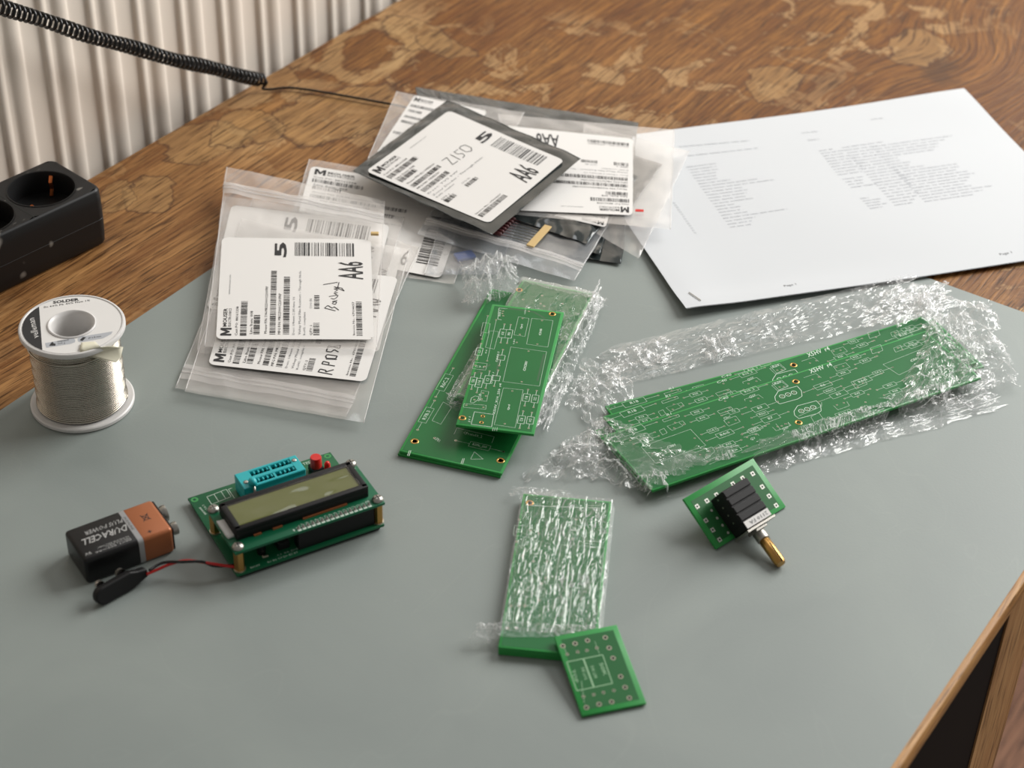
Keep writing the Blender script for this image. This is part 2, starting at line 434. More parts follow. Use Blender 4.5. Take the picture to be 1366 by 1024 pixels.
def mat_mat():
    m, nt, b = new_mat('grey_green_desk_linoleum')
    N = nt.nodes.new; Lk = nt.links.new
    tc = N('ShaderNodeTexCoord')
    n = N('ShaderNodeTexNoise'); n.inputs['Scale'].default_value = 9; n.inputs['Detail'].default_value = 6; n.inputs['Distortion'].default_value = 0.8
    Lk(tc.outputs['Object'], n.inputs['Vector'])
    r = N('ShaderNodeValToRGB'); Lk(n.outputs['Fac'], r.inputs[0])
    r.color_ramp.elements[0].position = 0.3; r.color_ramp.elements[0].color = srgb(132, 140, 137)
    r.color_ramp.elements[1].position = 0.7; r.color_ramp.elements[1].color = srgb(142, 150, 146)
    sc = N('ShaderNodeTexNoise'); sc.inputs['Scale'].default_value = 4; sc.inputs['Detail'].default_value = 2; sc.inputs['Distortion'].default_value = 3
    Lk(tc.outputs['Object'], sc.inputs['Vector'])
    ab = N('ShaderNodeMath'); ab.operation = 'SUBTRACT'; ab.inputs[1].default_value = 0.5; Lk(sc.outputs['Fac'], ab.inputs[0])
    a2 = N('ShaderNodeMath'); a2.operation = 'ABSOLUTE'; Lk(ab.outputs[0], a2.inputs[0])
    rr = N('ShaderNodeValToRGB'); Lk(a2.outputs[0], rr.inputs[0])
    rr.color_ramp.elements[0].position = 0.0; rr.color_ramp.elements[0].color = (0.05, 0.05, 0.05, 1)
    rr.color_ramp.elements[1].position = 0.004; rr.color_ramp.elements[1].color = (0, 0, 0, 1)
    mx = N('ShaderNodeMix'); mx.data_type = 'RGBA'; Lk(rr.outputs[0], mx.inputs[0]); Lk(r.outputs[0], mx.inputs[6]); mx.inputs[7].default_value = srgb(178, 182, 176)
    Lk(mx.outputs[2], b.inputs['Base Color'])
    rg = N('ShaderNodeMapRange'); Lk(n.outputs['Fac'], rg.inputs[0]); rg.inputs[3].default_value = 0.42; rg.inputs[4].default_value = 0.56
    Lk(rg.outputs[0], b.inputs['Roughness'])
    fn = N('ShaderNodeTexNoise'); fn.inputs['Scale'].default_value = 700; Lk(tc.outputs['Object'], fn.inputs['Vector'])
    bp = N('ShaderNodeBump'); bp.inputs['Distance'].default_value = 0.00004; Lk(fn.outputs['Fac'], bp.inputs['Height']); Lk(bp.outputs[0], b.inputs['Normal'])
    return m


# ------------------------------------------------------------------ flat print
_glyph = {}


def glyphs(s, bold=0.0):
    k = (s, bold)
    if k not in _glyph:
        cu = bpy.data.curves.new('lettering', 'FONT'); cu.body = s; cu.resolution_u = 1 if len(s) > 6 else 2; cu.offset = bold
        ob = bpy.data.objects.new('lettering', cu)
        me = ob.to_mesh()
        v = [(p.co.x, p.co.y) for p in me.vertices]; f = [tuple(p.vertices) for p in me.polygons]
        ob.to_mesh_clear(); bpy.data.objects.remove(ob); bpy.data.curves.remove(cu)
        x0 = min(p[0] for p in v); x1 = max(p[0] for p in v)
        _glyph[k] = ([((a - x0) / (x1 - x0), b / 0.7) for a, b in v], f, (x1 - x0) / 0.7)
    return _glyph[k]


class Ink:
    """flat print in the 2-D coordinates of a surface"""
    def __init__(s): s.v = []; s.f = []

    def poly(s, pts):
        n = len(s.v); s.v += [tuple(p) for p in pts]; s.f.append(tuple(range(n, n + len(pts)))); return s

    def rect(s, x0, x1, y0, y1, sub=1):
        for i in range(sub):
            a = y0 + (y1 - y0) * i / sub; b = y0 + (y1 - y0) * (i + 1) / sub
            s.poly([(x0, a), (x1, a), (x1, b), (x0, b)])
        return s

    def line(s, a, b, w=0.2):
        dx, dy = b[0] - a[0], b[1] - a[1]; L = math.hypot(dx, dy) or 1; px, py = -dy / L * w / 2, dx / L * w / 2
        return s.poly([(a[0] - px, a[1] - py), (b[0] - px, b[1] - py), (b[0] + px, b[1] + py), (a[0] + px, a[1] + py)])

    def path(s, pts, w=0.2, closed=False):
        n = len(pts)
        for i in range(n if closed else n - 1): s.line(pts[i], pts[(i + 1) % n], w)
        return s

    def disc(s, c, r, n=10, r0=None):
        if r0 is None: return s.poly([(c[0] + r * math.cos(2 * math.pi * k / n), c[1] + r * math.sin(2 * math.pi * k / n)) for k in range(n)])
        for k in range(n):
            a, b = 2 * math.pi * k / n, 2 * math.pi * (k + 1) / n
            s.poly([(c[0] + q * math.cos(t), c[1] + q * math.sin(t)) for q, t in ((r0, a), (r, a), (r, b), (r0, b))])
        return s

    def text(s, t, p0, p1, up, bold=0.0):
        """baseline from p0 to p1, up = vector of a capital's height"""
        v, f, asp = glyphs(t, bold); n = len(s.v)
        s.v += [(p0[0] + (p1[0] - p0[0]) * a + up[0] * b, p0[1] + (p1[1] - p0[1]) * a + up[1] * b) for a, b in v]
        s.f += [tuple(i + n for i in q) for q in f]; return s

    def build(s, name, mat, parent, fn=None, z=0.03, label=None, stuff=False):
        b = MB(); fn = fn or (lambda x, y: (x, y, z))
        b.add([fn(x, y) for x, y in s.v], s.f)
        o = b.build(name, mat, parent)
        if label: o['label'] = label
        if stuff: o['kind'] = 'stuff'
        return o


# ================================================================== THE SETTING
TH = math.radians(57)
Tv = Vector((math.cos(TH), math.sin(TH), 0)); Nv = Vector((math.sin(TH), -math.cos(TH), 0))
table_fr = Frame((0, 0, 0), Tv, -Nv)          # x along the grain, y towards the radiator


def tl(px, py, z=0):
    q = table_fr.un(px, py, z); return q.x, q.y


# floor
floor_planks = MB().box(-1700, 2400, -1800, 1800, -790, -781)
fl = thing('floor', Frame((0, 0, 0), Tv, -Nv), None, None); fl['kind'] = 'structure'
floor_planks.build('subfloor', plain('dark_subfloor', srgb(50, 34, 24), 0.8), fl)
fw = wood_mat('floor_board_wood', srgb(94, 60, 42), srgb(164, 122, 96), grain=0.6, patches=False, rough=0.5)
for k in range(12):
    b = MB().rbox(-800, 1500, -1000 + k * 120 + 1, -1000 + k * 120 + 119, -781, -760, 1.5, 1)
    b.build('plank', fw, fl)
wall = MB().box(-700, 2300, 990, 1010, -790, 900).build('wall_back', plain('warm_white_wall', srgb(206, 196, 184), 0.8), fl)
wall.parent = None; wall.matrix_world = TURN @ table_fr.mat(); wall['kind'] = 'structure'

# radiator behind the table
rad_fr = Frame(table_fr.w(0, 0, 0), Tv, -Nv)
rad = thing('radiator', rad_fr, 'cream ribbed steel radiator behind the wooden table', 'radiator')
prof = [(-3.6, 0), (-2.0, -2.4), (-0.2, -3.4), (2.0, -3.0), (4.4, -1.4), (6.4, -1.0), (8.4, -1.3), (11.4, -3.6), (15.0, -4.6), (18.4, -3.8), (21.6, -.8), (23.6, 0), (30, .3)]
pts = []
PER = 39.9; T0 = 709 - 39.9 * 9
for k in range(30):
    for a, h in prof: pts.append((T0 + k * PER + a, 815 + h * .75))
b = MB()


def smooth_profile(pts, n=3):
    out = []
    for i in range(len(pts) - 1):
        p0 = pts[max(i - 1, 0)]; p1 = pts[i]; p2 = pts[i + 1]; p3 = pts[min(i + 2, len(pts) - 1)]
        for k in range(n):
            t = k / n
            out.append(tuple(0.5 * (2 * p1[j] + (p2[j] - p0[j]) * t + (2 * p0[j] - 5 * p1[j] + 4 * p2[j] - p3[j]) * t * t + (3 * p1[j] - p0[j] - 3 * p2[j] + p3[j]) * t ** 3) for j in (0, 1)))
    return out + [pts[-1]]


sp = smooth_profile(pts, 3)
nS = len(sp)
b.add([(x, y, -420) for x, y in sp] + [(x, y, 260) for x, y in sp], [(i, i + 1, nS + i + 1, nS + i) for i in range(nS - 1)])
M['rad'] = plain('cream_radiator_enamel', srgb(232, 222, 210), 0.4, coat=0.1)
b.build('front_panel', M['rad'], rad, smooth=True)
MB().rbox(T0 - 12, T0 + 30 * PER, 816, 826, -430, 270, 3).build('rear_panel', M['rad'], rad)
b = MB()
for k in range(60): b.box(T0 + k * 20, T0 + k * 20 + 1, 826, 868, -380, 230)
o = b.build('convector_fins', M['rad'], rad); o['kind'] = 'stuff'
MB().rbox(T0 - 14, T0 + 30 * PER + 2, 806, 880, 262, 272, 3).build('top_grille', M['rad'], rad)
MB().rbox(T0 - 12, T0 + 30 * PER, 868, 878, -430, 270, 3).build('rear_panel', M['rad'], rad)
for tx in (420, 1400): MB().rbox(tx, tx + 30, 876, 988, -200, 100, 2).build('bracket', M['rad'], rad)

# table
stains = []


def stain(px, py, rx, ry, ang, kind):
    x, y = tl(px, py); stains.append((x * K, y * K, rx * K, ry * K, math.radians(ang), kind))


stain(492, 68, 50, 42, 20, 'ring')
stain(560, 45, 26, 34, 0, 'patch')
stain(452, 150, 58, 34, -20, 'patch')
stain(600, 58, 18, 26, 0, 'patch')
stain(272, 185, 32, 26, 10, 'patch')
stain(330, 168, 30, 22, 30, 'patch')
stain(200, 262, 26, 20, 30, 'patch')
stain(150, 262, 20, 12, 30, 'patch')
stain(375, 100, 16, 20, 0, 'patch')
stain(1262, 98, 30, 18, 10, 'dark')
stain(1235, 62, 30, 22, 20, 'patch')
stain(1030, 110, 24, 20, 30, 'patch')
kx, ky = tl(1290, 75)
M['oak'] = wood_mat('worn_oak', srgb(96, 60, 28), srgb(190, 144, 92), stains, knot=(kx * K, ky * K, 0.06, 0.035), rough=0.52)
M['oak_edge'] = wood_mat('oak_edge_strip', srgb(156, 112, 66), srgb(204, 164, 112), patches=False, grain=1.2, bands=0.4, rough=0.45)
M['oak_leg'] = wood_mat('pale_wood_leg', srgb(150, 112, 74), srgb(190, 152, 108), patches=False, grain=0.7, bands=0.6, rough=0.6)
table = thing('table', table_fr, 'worn oak table with ring stains and a grey inlaid writing surface', 'table')
EDGE = 152.0                                  # y of the front edge (towards the camera's right)
outl = [(-300, EDGE + 3.2), (1750, EDGE + 3.2), (1750, 781), (710, 791.5), (-300, 802)]
b = MB().prism(outl, -12, -1.2); b.build('tabletop', M['oak'], table)
# linoleum inlay with rounded corners
r = 60; x1, y1 = 926.5, 658.5
poly = [(-300, EDGE + 3.3), (x1, EDGE + 3.3)]
poly += [(x1 - r + r * math.cos(t), y1 - r + r * math.sin(t)) for t in [math.pi / 2 * k / 12 for k in range(13)]] + [(-300, y1 + 1)]
lino = MB().prism(poly, -1.3, 0).build('linoleum_inlay', mat_mat(), table)
lino['label'] = 'matt grey-green linoleum surface'
# edge strip: bullnose
b = MB()
sec = [(EDGE + 3.3, 0.12), (EDGE + 1.6, 0.25), (EDGE + .2, -0.3), (EDGE - .6, -1.8), (EDGE - .8, -4), (EDGE - .8, -9), (EDGE - .2, -11.4), (EDGE + 1.0, -12), (EDGE + 3.3, -12)]
for i in range(8):
    xa, xb = (-300 + i * 257, -300 + (i + 1) * 257 - 0.6)
    if i == 7: xb = 1750
    n = len(sec); vs = [(xa, y, z) for y, z in sec] + [(xb, y, z) for y, z in sec]
    b = MB().add(vs, [tuple(range(n)), tuple(range(n, 2 * n))[::-1]] + [(j, n + j, n + (j + 1) % n, (j + 1) % n) for j in range(n)])
    b.build('edge_strip', M['oak_edge'], table, smooth=True, ang=35)
M['under_shade'] = plain('painted_under_table_shade', srgb(14, 11, 9), 0.8, spec=.15, bump=0.1)  # near-black colour paints in the darkness under the table
MB().box(-260, 1700, 700, 720, -120, -12).build('apron', bpy.data.materials['painted_under_table_shade'], table)


def leg(x, y):
    b = MB(); vs = []
    for z, s in ((-760, 24), (-150, 30), (-12, 30)):
        vs += [(x - s, y - s, z), (x + s, y - s, z), (x + s, y + s, z), (x - s, y + s, z)]
    fs = [(3, 2, 1, 0), (8, 9, 10, 11)] + [(l * 4 + i, l * 4 + (i + 1) % 4, l * 4 + 4 + (i + 1) % 4, l * 4 + 4 + i) for l in (0, 1) for i in range(4)]
    b.add([(z, yy, xx) for xx, yy, z in vs], [f[::-1] for f in fs])
    o = b.build('leg', M['oak_leg'], table)
    o.rotation_euler = (0, 0, 0)
    o.matrix_local = Matrix(((0, 0, 1, 0), (0, 1, 0, 0), (1, 0, 0, 0), (0, 0, 0, 1))) @ Matrix.Identity(4)
    return o


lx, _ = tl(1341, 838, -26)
MB().box(-290, lx + .8, EDGE + 2, EDGE + 20, -750, -12).build('shade_panel', M['under_shade'], table)  # added panel: the shade below the tabletop painted as a solid dark face
leg(lx + 31, EDGE + 31); leg(1690, EDGE + 31); leg(1690, 735); leg(-230, EDGE + 31); leg(-230, 735)

# power strip ----------------------------------------------------------
H = 38
pa = P(0, 392.6, 0); pb = P(133, 328, 0)
ax = (P(66.6, 211, H) - P(0, 239, H))
e1 = (pb - pa).normalized()
ps_fr = Frame(pb + Vector((0, 0, 0)), e1, Vector((-e1.y, e1.x, 0)))
q1 = ps_fr.loc(P(66.6, 211, H)); q2 = ps_fr.loc(P(126.7, 245.5, H)); q3 = ps_fr.loc(P(45, 286, H))
WS = max(44, min(56, q1.y))
ps = thing('power_strip', ps_fr, 'scratched black power strip with round sockets at the left edge', 'power strip')
XE = q2.x + 1
body_m, nt, bs = new_mat('scuffed_black_plastic')
bs.inputs['Roughness'].default_value = 0.45; bs.inputs['Specular IOR Level'].default_value = 0.35
tc = nt.nodes.new('ShaderNodeTexCoord'); mp = nt.nodes.new('ShaderNodeMapping'); mp.inputs['Scale'].default_value = (60, 130, 40)
mp.inputs['Rotation'].default_value = (0.3, 0.8, 0.5)
nn = nt.nodes.new('ShaderNodeTexNoise'); nn.inputs['Scale'].default_value = 1.0; nn.inputs['Detail'].default_value = 2
rr = nt.nodes.new('ShaderNodeValToRGB'); rr.color_ramp.elements[0].position = 0.66; rr.color_ramp.elements[0].color = srgb(19, 19, 20)
rr.color_ramp.elements[1].position = 0.70; rr.color_ramp.elements[1].color = srgb(120, 116, 110)
nt.links.new(tc.outputs['Object'], mp.inputs[0]); nt.links.new(mp.outputs[0], nn.inputs['Vector']); nt.links.new(nn.outputs['Fac'], rr.inputs[0]); nt.links.new(rr.outputs[0], bs.inputs['Base Color'])
# shell: rounded end, lower and upper halves
XL = XE - 138
sock = []
for px, py in ((53.7, 251),): sock.append(ps_fr.loc(P(px, py, H)))
s0 = sock[0]; SY = WS / 2; pitch = 44
socks = [(s0.x - k * pitch, SY) for k in range(5)]


def strip_outline(inset=0, bul=1.0):
    y0, y1 = inset, WS - inset
    pts = [(XL, y0), (XE - 6, y0)]
    for k in range(1, 8):
        t = math.pi / 2 * k / 8; pts.append((XE - 6 + (6 - inset) * math.sin(t), y0 + 6 * (1 - math.cos(t))))
    for k in range(7, 0, -1):
        t = math.pi / 2 * k / 8; pts.append((XE - 6 + (6 - inset) * math.sin(t), y1 - 6 * (1 - math.cos(t))))
    return pts + [(XE - 6, y1), (XL, y1)]


b = MB()
levels = [(0, 1.5), (1.2, .6), (8, 0.2), (17.6, 0.0), (17.8, 0.25), (18.0, 0.0), (30, 0.1), (H - 1.6, .5), (H - 0.5, 1.0), (H, 1.9)]
rings = [[(x, y, z) for x, y in strip_outline(i)] for z, i in levels]
n = len(rings[0])
for rg_ in rings: b.v += rg_
b.f = [(l * n + i, l * n + (i + 1) % n, (l + 1) * n + (i + 1) % n, (l + 1) * n + i) for l in range(len(rings) - 1) for i in range(n)]
b.f.append(tuple(range(n))[::-1]); b.mi = [0] * len(b.f)
shell = b.build('housing', body_m, ps, smooth=True, ang=40)
# top face with round openings
R_S = min(20.2, WS / 2 - 2.6)
tcov = MB(); y0_, y1_ = 1.9, WS - 1.9
xr = XE - 4.5
for cx, cy in socks:
    if cx - R_S < XL + 2: continue
    xa, xb = cx - pitch / 2, cx + pitch / 2
    for k in range(48):
        qd = []
        for kk in (k, k + 1):
            t = 2 * math.pi * kk / 48; c_, s_ = math.cos(t), math.sin(t)
            m_ = min((xb - cx) / abs(c_) if abs(c_) > 1e-6 else 1e9, ((y1_ - cy) if s_ > 0 else (cy - y0_)) / abs(s_) if abs(s_) > 1e-6 else 1e9)
            qd += [(cx + R_S * c_, cy + R_S * s_, H), (cx + m_ * c_, cy + m_ * s_, H)]
        tcov.add([qd[0], qd[1], qd[3], qd[2]], [(0, 1, 2, 3)])
    for sx_ in (xa, xb):
        for sy_ in (y0_, y1_):
            ex = (sx_, sy_, H); t0 = math.atan2(sy_ - cy, sx_ - cx)
xe0 = socks[0][0] + pitch / 2
po = [q for q in strip_outline(1.9) if q[0] > xe0]
tcov.add([(xe0, y0_, H)] + [(x, y, H) for x, y in po] + [(xe0, y1_, H)], [tuple(range(len(po) + 2))])
tcov.build('top_cover', body_m, ps)
for cx, cy in socks:
    if cx - R_S < XL + 2: continue
    b = MB().lathe([(R_S + 0.6, H + 0.35), (R_S - 0.2, H + 0.3), (R_S - 0.6, H - 1), (R_S - 1, H - 14), (1e-5, H - 14)], (cx, cy), 40)
    s = b.build('socket', M['black'], ps, smooth=True, ang=50)
    for sg in (-1, 1):
        b = MB(); a = math.radians(35)
        p0 = Vector((cx + sg * 0 + 17.6 * math.cos(a + (math.pi if sg > 0 else 0)), cy + 17.6 * math.sin(a + (math.pi if sg > 0 else 0)), H - 1.5))
        dirc = Vector((cx, cy, 0)) - Vector((p0.x, p0.y, 0)); dirc.normalize()
        b.tube([p0, p0 + dirc * 2.4 + Vector((0, 0, -3)), p0 + dirc * 1.2 + Vector((0, 0, -8)), p0 + dirc * 3.5 + Vector((0, 0, -12))], 1.2, 6)
        b.build('earth_clip', M['bare_copper'], s)
        MB().cyl((cx + sg * 8 * -math.sin(a), cy + sg * 8 * math.cos(a), H - 14.2), (cx + sg * 8 * -math.sin(a), cy + sg * 8 * math.cos(a), H - 13.8), 2.4, 14).build('pin_hole', M['hole'], s)
for k in range(4):
    xs = s0.x - pitch / 2 - k * pitch
    if xs > XL + 4: MB().box(xs - .3, xs + .3, 2, WS - 2, H - .2, H + .05).build('seam', M['hole'], ps)

# coiled cable ---------------------------------------------------------
cc = thing('coiled_cable', Frame(P(350, 112, 6)), 'black coiled cable rising past the radiator, thin straight tail on table', 'cable')
A = P(350, 107, 7); Bp = Pv(-60, -12, 1050)
n_t = int((Bp - A).length / 4.3); steps = n_t * 14; pts = []
axis = (Bp - A).normalized(); u = axis.orthogonal().normalized(); v = axis.cross(u)
for i in range(steps + 1):
    t = i / steps
    c = A.lerp(Bp, t) + Vector((0, 0, -4 * math.sin(math.pi * t))) + v * (0.6 * math.sin(t * 23))
    th = 2 * math.pi * n_t * t
    rad_ = 3.9 + 0.2 * math.sin(t * 31)
    if t < 0.004: rad_ *= t / 0.004
    pts.append(c + (u * math.cos(th) + v * math.sin(th)) * rad_)
MB().tube(pts, 1.1, 6).build('coil', M['black_gloss'], cc, smooth=True, world=True)


def bez(pp, n=10):
    pp = [Vector(p) for p in pp]; out = []
    for i in range(len(pp) - 1):
        p0 = pp[max(i - 1, 0)]; p1 = pp[i]; p2 = pp[i + 1]; p3 = pp[min(i + 2, len(pp) - 1)]
        for k in range(n):
            t = k / n
            out.append(0.5 * (2 * p1 + (p2 - p0) * t + (2 * p0 - 5 * p1 + 4 * p2 - p3) * t * t + (3 * p1 - p0 - 3 * p2 + p3) * t ** 3))
    return out + [pp[-1]]


MB().tube(bez([P(353, 105, 9), P(356, 111, 6), P(350, 118, 2), P(361, 119, 1), P(382, 117, 1), P(410, 119.5, 1), P(455, 127, 1), P(500, 135, 1), P(532, 141, 0.8), P(570, 150, 0.8)]), 0.85, 8).build('tail', M['black_gloss'], cc, smooth=True, world=True)

# printed paper ---------------------------------------------------------
sc = 0.9804
pf = flat_frame((100.52, 892.14), 0.3143, 0.4)
paper = thing('paper_sheet', pf, 'stapled white sheets with pale printed component lists at the upper right', 'paper')
PW, PH = 297 * sc, 210 * sc
cn = [pf.un(917, 417.5), pf.un(1518, 332), pf.un(1282, 126), pf.un(902, 176) ]
c00 = pf.un(917, 417.5, 3.0)


def paper_z(x, y):
    z = 0.6 + 2.6 * math.exp(-((x) / 26) ** 2) * (0.6 + 0.4 * math.cos(y / 40)) + 2.2 * math.exp(-((y) / 14) ** 2) * math.exp(-((x - 40) / 90) ** 2)
    z += 0.8 * math.exp(-((x - PW) / 60) ** 2) * math.exp(-((y - PH) / 50) ** 2) * 3
    z += 1.5 * (0.5 + 0.5 * noise.noise(Vector((x / 90, y / 90, 3))))
    return z


for k, (dz, nm) in enumerate(((0, 'sheet'), (-0.35, 'sheet'))):
    b = MB().grid(lambda u, v: (u * PW + k * 0.4, v * PH - k * 0.3, paper_z(u * PW, v * PH) + dz), 50, 36)
    sh = b.build(nm, M['paper'], paper, smooth=True)
ink = Ink(); rnd = random.Random(5)
px_ = lambda a, b_: tuple(pf.un(820 + a * .39971, 100 + b_ * .39971, 2.0)[:2])


def dashes(a, b_, h=1.5, wmin=3, wmax=9, gap=1.4, w=None):
    L = math.hypot(b_[0] - a[0], b_[1] - a[1]); t = 0
    dx, dy = (b_[0] - a[0]) / L, (b_[1] - a[1]) / L
    while t < L:
        q = min(rnd.uniform(wmin, wmax), L - t)
        u_ = t
        while u_ < t + q:        # letters as short strokes
            ink.line((a[0] + dx * u_, a[1] + dy * u_), (a[0] + dx * (u_ + .55), a[1] + dy * (u_ + .55)), h * rnd.uniform(.55, 1))
            u_ += 0.95
        t += q + gap


def para(p0, p1, widths, step):
    """rows starting along p0->p1, each row going along the sheet's width"""
    n_ = len(widths)
    for i, wd in enumerate(widths):
        a = (p0[0] + (p1[0] - p0[0]) * i / max(1, n_ - 1), p0[1] + (p1[1] - p0[1]) * i / max(1, n_ - 1))
        dashes(a, (a[0] + wd, a[1] + step * wd), 1.3)


para(px_(240, 305), px_(385, 505), [22, 20, 20, 16, 15, 14, 22, 40, 50, 26, 28, 26, 24, 28, 14, 16, 14, 18, 44, 20, 16, 14], 0)
para(px_(195, 425), px_(265, 525), [1.6] * 14, 0)
para(px_(683, 250), px_(745, 330), [9, 18, 14, 18, 22, 20, 24, 20, 22, 18], 0)
para(px_(762, 345), px_(790, 372), [14, 12, 10, 18], 0)
para(px_(820, 410), px_(852, 443), [6, 12, 12, 14, 9], 0)
para(px_(760, 240), px_(935, 432), [30, 24, 20, 22, 20, 22, 24, 22, 20, 22, 24, 22, 26, 24, 22, 24, 22, 20, 22, 20, 16, 12], 0)
para(px_(858, 238), px_(1035, 420), [60, 52, 46, 44, 40, 10, 10, 16, 14, 22, 44, 44, 40, 46, 50, 44, 40, 36, 40, 52, 44, 34], 0)
dashes(px_(215, 238), px_(450, 215)); dashes(px_(240, 268), px_(475, 240)); dashes(px_(625, 190), px_(678, 185)); dashes(px_(645, 214), px_(680, 211)); dashes(px_(855, 148), px_(895, 143))
pm = lambda x, y: (x, y, paper_z(x, y) + 0.12)
ink.build('printed_text', M['pale_ink'], paper, pm, stuff=True)
ink = Ink()
for a, c_ in (((567, 710), (607, 702)), ((1288, 599), (1328, 591))):
    p0 = px_(*a); p1 = px_(*c_); ink.text('Page 1', p0, p1, (0, 2.2))
ink.build('page_number', M['grey_ink'], paper, pm, stuff=True)
s0_, s1_ = px_(247, 738), px_(285, 769)
MB().tube([(s0_[0], s0_[1], paper_z(*s0_) - 1), (s0_[0], s0_[1], paper_z(*s0_) + .5), (s1_[0], s1_[1], paper_z(*s1_) + .5), (s1_[0], s1_[1], paper_z(*s1_) - 1)], 0.3, 6).build('staple', M['steel'], paper)


# ================================================================== BAGS
def bil(q, u, v):
    return q[0] * ((1 - u) * (1 - v)) + q[1] * (u * (1 - v)) + q[2] * (u * v) + q[3] * ((1 - u) * v)


def inside_soft(q, p, soft=8):
    """1 inside quad q (xy), falling to 0 away from it"""
    d = 1e9
    for i in range(4):
        a, b_ = q[i], q[(i + 1) % 4]; e = Vector((b_.x - a.x, b_.y - a.y)); nrm = Vector((-e.y, e.x)).normalized()
        d = min(d, (Vector((p.x - a.x, p.y - a.y)) @ nrm))
    return max(0.0, min(1.0, 1 + d / soft))


LW, LH = 102.0, 91.0
random.seed(4)


def label_inks(hand, small=True, short=False, bold=0.012, seed=1, po='88161338', qty='1', desc=('Desc: 1/8watt 2.2Kohms 1%', 'Vishay Metal Film Resistors - Through Hole', 'RoHS: compliant')):
    ink = Ink(); grey = Ink(); r_ = random.Random(seed)
    X = lambda cy: (930 - cy) / 780 * LW
    Y = lambda cx: (1300 - cx) / 1200 * LH

    def tx(s, cx0, cx1, cy0, cy1, b_=0.0, t=ink): t.text(s, (X(cy1), Y(cx1)), (X(cy0), Y(cx1)), (0, Y(cx0) - Y(cx1)), b_)

    def bars(cx0, cx1, cy0, cy1):
        x = X(cy1)
        while x < X(cy0):
            w_ = r_.choice((.3, .3, .45, .75)); ink.rect(x, min(x + w_, X(cy0)), Y(cx1), Y(cx0)); x += w_ + r_.choice((.4, .6, .9))
    ink.poly([(X(905) + (X(850) - X(905)) * a, Y(215) + (Y(132) - Y(215)) * b_) for a, b_ in ((0, 0), (0, 1), (.24, 1), (.5, .5), (.76, 1), (1, 1), (1, 0), (.78, 0), (.78, .58), (.56, .16), (.44, .16), (.22, .58), (.22, 0))]); tx('MOUSER', 147, 176, 706, 840, 0.01); tx('ELECTRONICS', 187, 208, 706, 840)
    tx('5', 530, 620, 185, 305, 0.03)
    y = Y(1163)
    while y < Y(690):
        w_ = r_.choice((.35, .35, .6, 1.05)); ink.rect(X(293), X(185), y, min(y + w_, Y(690))); y += w_ + r_.choice((.45, .6, .9, 1.2))
    tx('AA6', 1035, 1228, 335, 475, 0.01)
    bars(280, 330, 650, 905); bars(382, 430, 752, 895); bars(505, 550, 640 if short else 415, 895); bars(607, 655, 655 if short else 460, 895)
    bars(845, 886, 602, 705); bars(838, 886, 808, 900); bars(1168, 1214, 650, 903)
    if small:
        tx('Cust PO: ' + po, 242, 262, 692, 905, t=ink); tx('Line Item: 008', 352, 374, 725, 892, t=ink)
        tx('Mouser P/N: 821-1V5KE150' if short else 'Mouser P/N: 594-MRS25000C2201FRP', 464, 484, 640 if short else 535, 890, t=ink); tx('MFG P/N: 1V5KE150' if short else 'MFG P/N: MRS25000C2201FRP', 568, 588, 690 if short else 590, 895, t=ink)
        tx(desc[0], 678, 695, 615, 898, t=grey); tx(desc[1], 724, 742, 415, 898, t=grey); tx(desc[2], 762, 778, 730, 900, t=grey)
        tx('COO: IN', 810, 828, 630, 704, t=grey); tx('QTY: ' + qty, 812, 830, 830, 900, t=ink); tx('Invoice No.: 67034657', 1140, 1156, 652, 900, t=ink)
        tx('www.mouser.com', 175, 190, 450, 600, t=grey)
    for path_, wd in hand:
        ink.path([(X(b_), Y(a)) for a, b_ in path_], wd)
    return ink, grey


HAND_RAS = [([(1010, 720), (925, 700), (950, 680), (985, 700), (1000, 690), (1035, 715)], .55), ([(1000, 650), (985, 665), (1010, 672), (1020, 652), (985, 650), (1025, 640)], .5),
            ([(975, 625), (1000, 632), (1025, 615), (1030, 600)], .5), ([(960, 612), (1025, 600), (1000, 585), (1030, 580)], .5), ([(1005, 575), (1030, 560), (1000, 552), (1040, 548)], .5),
            ([(1010, 540), (1080, 568), (1060, 545), (1000, 536)], .5), ([(915, 520), (1030, 500)], .55), ([(1040, 500), (1030, 540)], .5)]
HAND_Z = [([(500 + (cx - 770) * .93, 590 - (620 - cy) * .737) for cx, cy in pth], w_ * .6) for pth, w_ in [([(770, 620), (775, 560), (880, 610), (885, 545)], .8), ([(770, 510), (890, 520)], .8), ([(780, 420), (775, 465), (820, 470), (850, 440), (885, 455), (890, 490)], .8),
          ([(770, 370), (780, 400), (860, 405), (890, 370), (860, 335), (790, 335), (770, 370)], .8)]]
HAND_R = [([(cx, 908 - (895 - cy) * .52) for cx, cy in pth], w_ * .8) for pth, w_ in [([(1040, 895), (930, 880), (940, 840), (985, 850), (985, 870), (1040, 830)], .9), ([(1040, 780), (940, 770), (945, 735), (990, 745), (990, 765)], .9),
          ([(960, 700), (1040, 690)], .9), ([(950, 660), (960, 690), (1030, 680), (1035, 645), (960, 640), (950, 660)], .9),
          ([(945, 560), (945, 600), (980, 600), (1000, 565), (1035, 590)], .9), ([(950, 520), (945, 545), (1035, 500), (1035, 540), (950, 520)], .9)]]


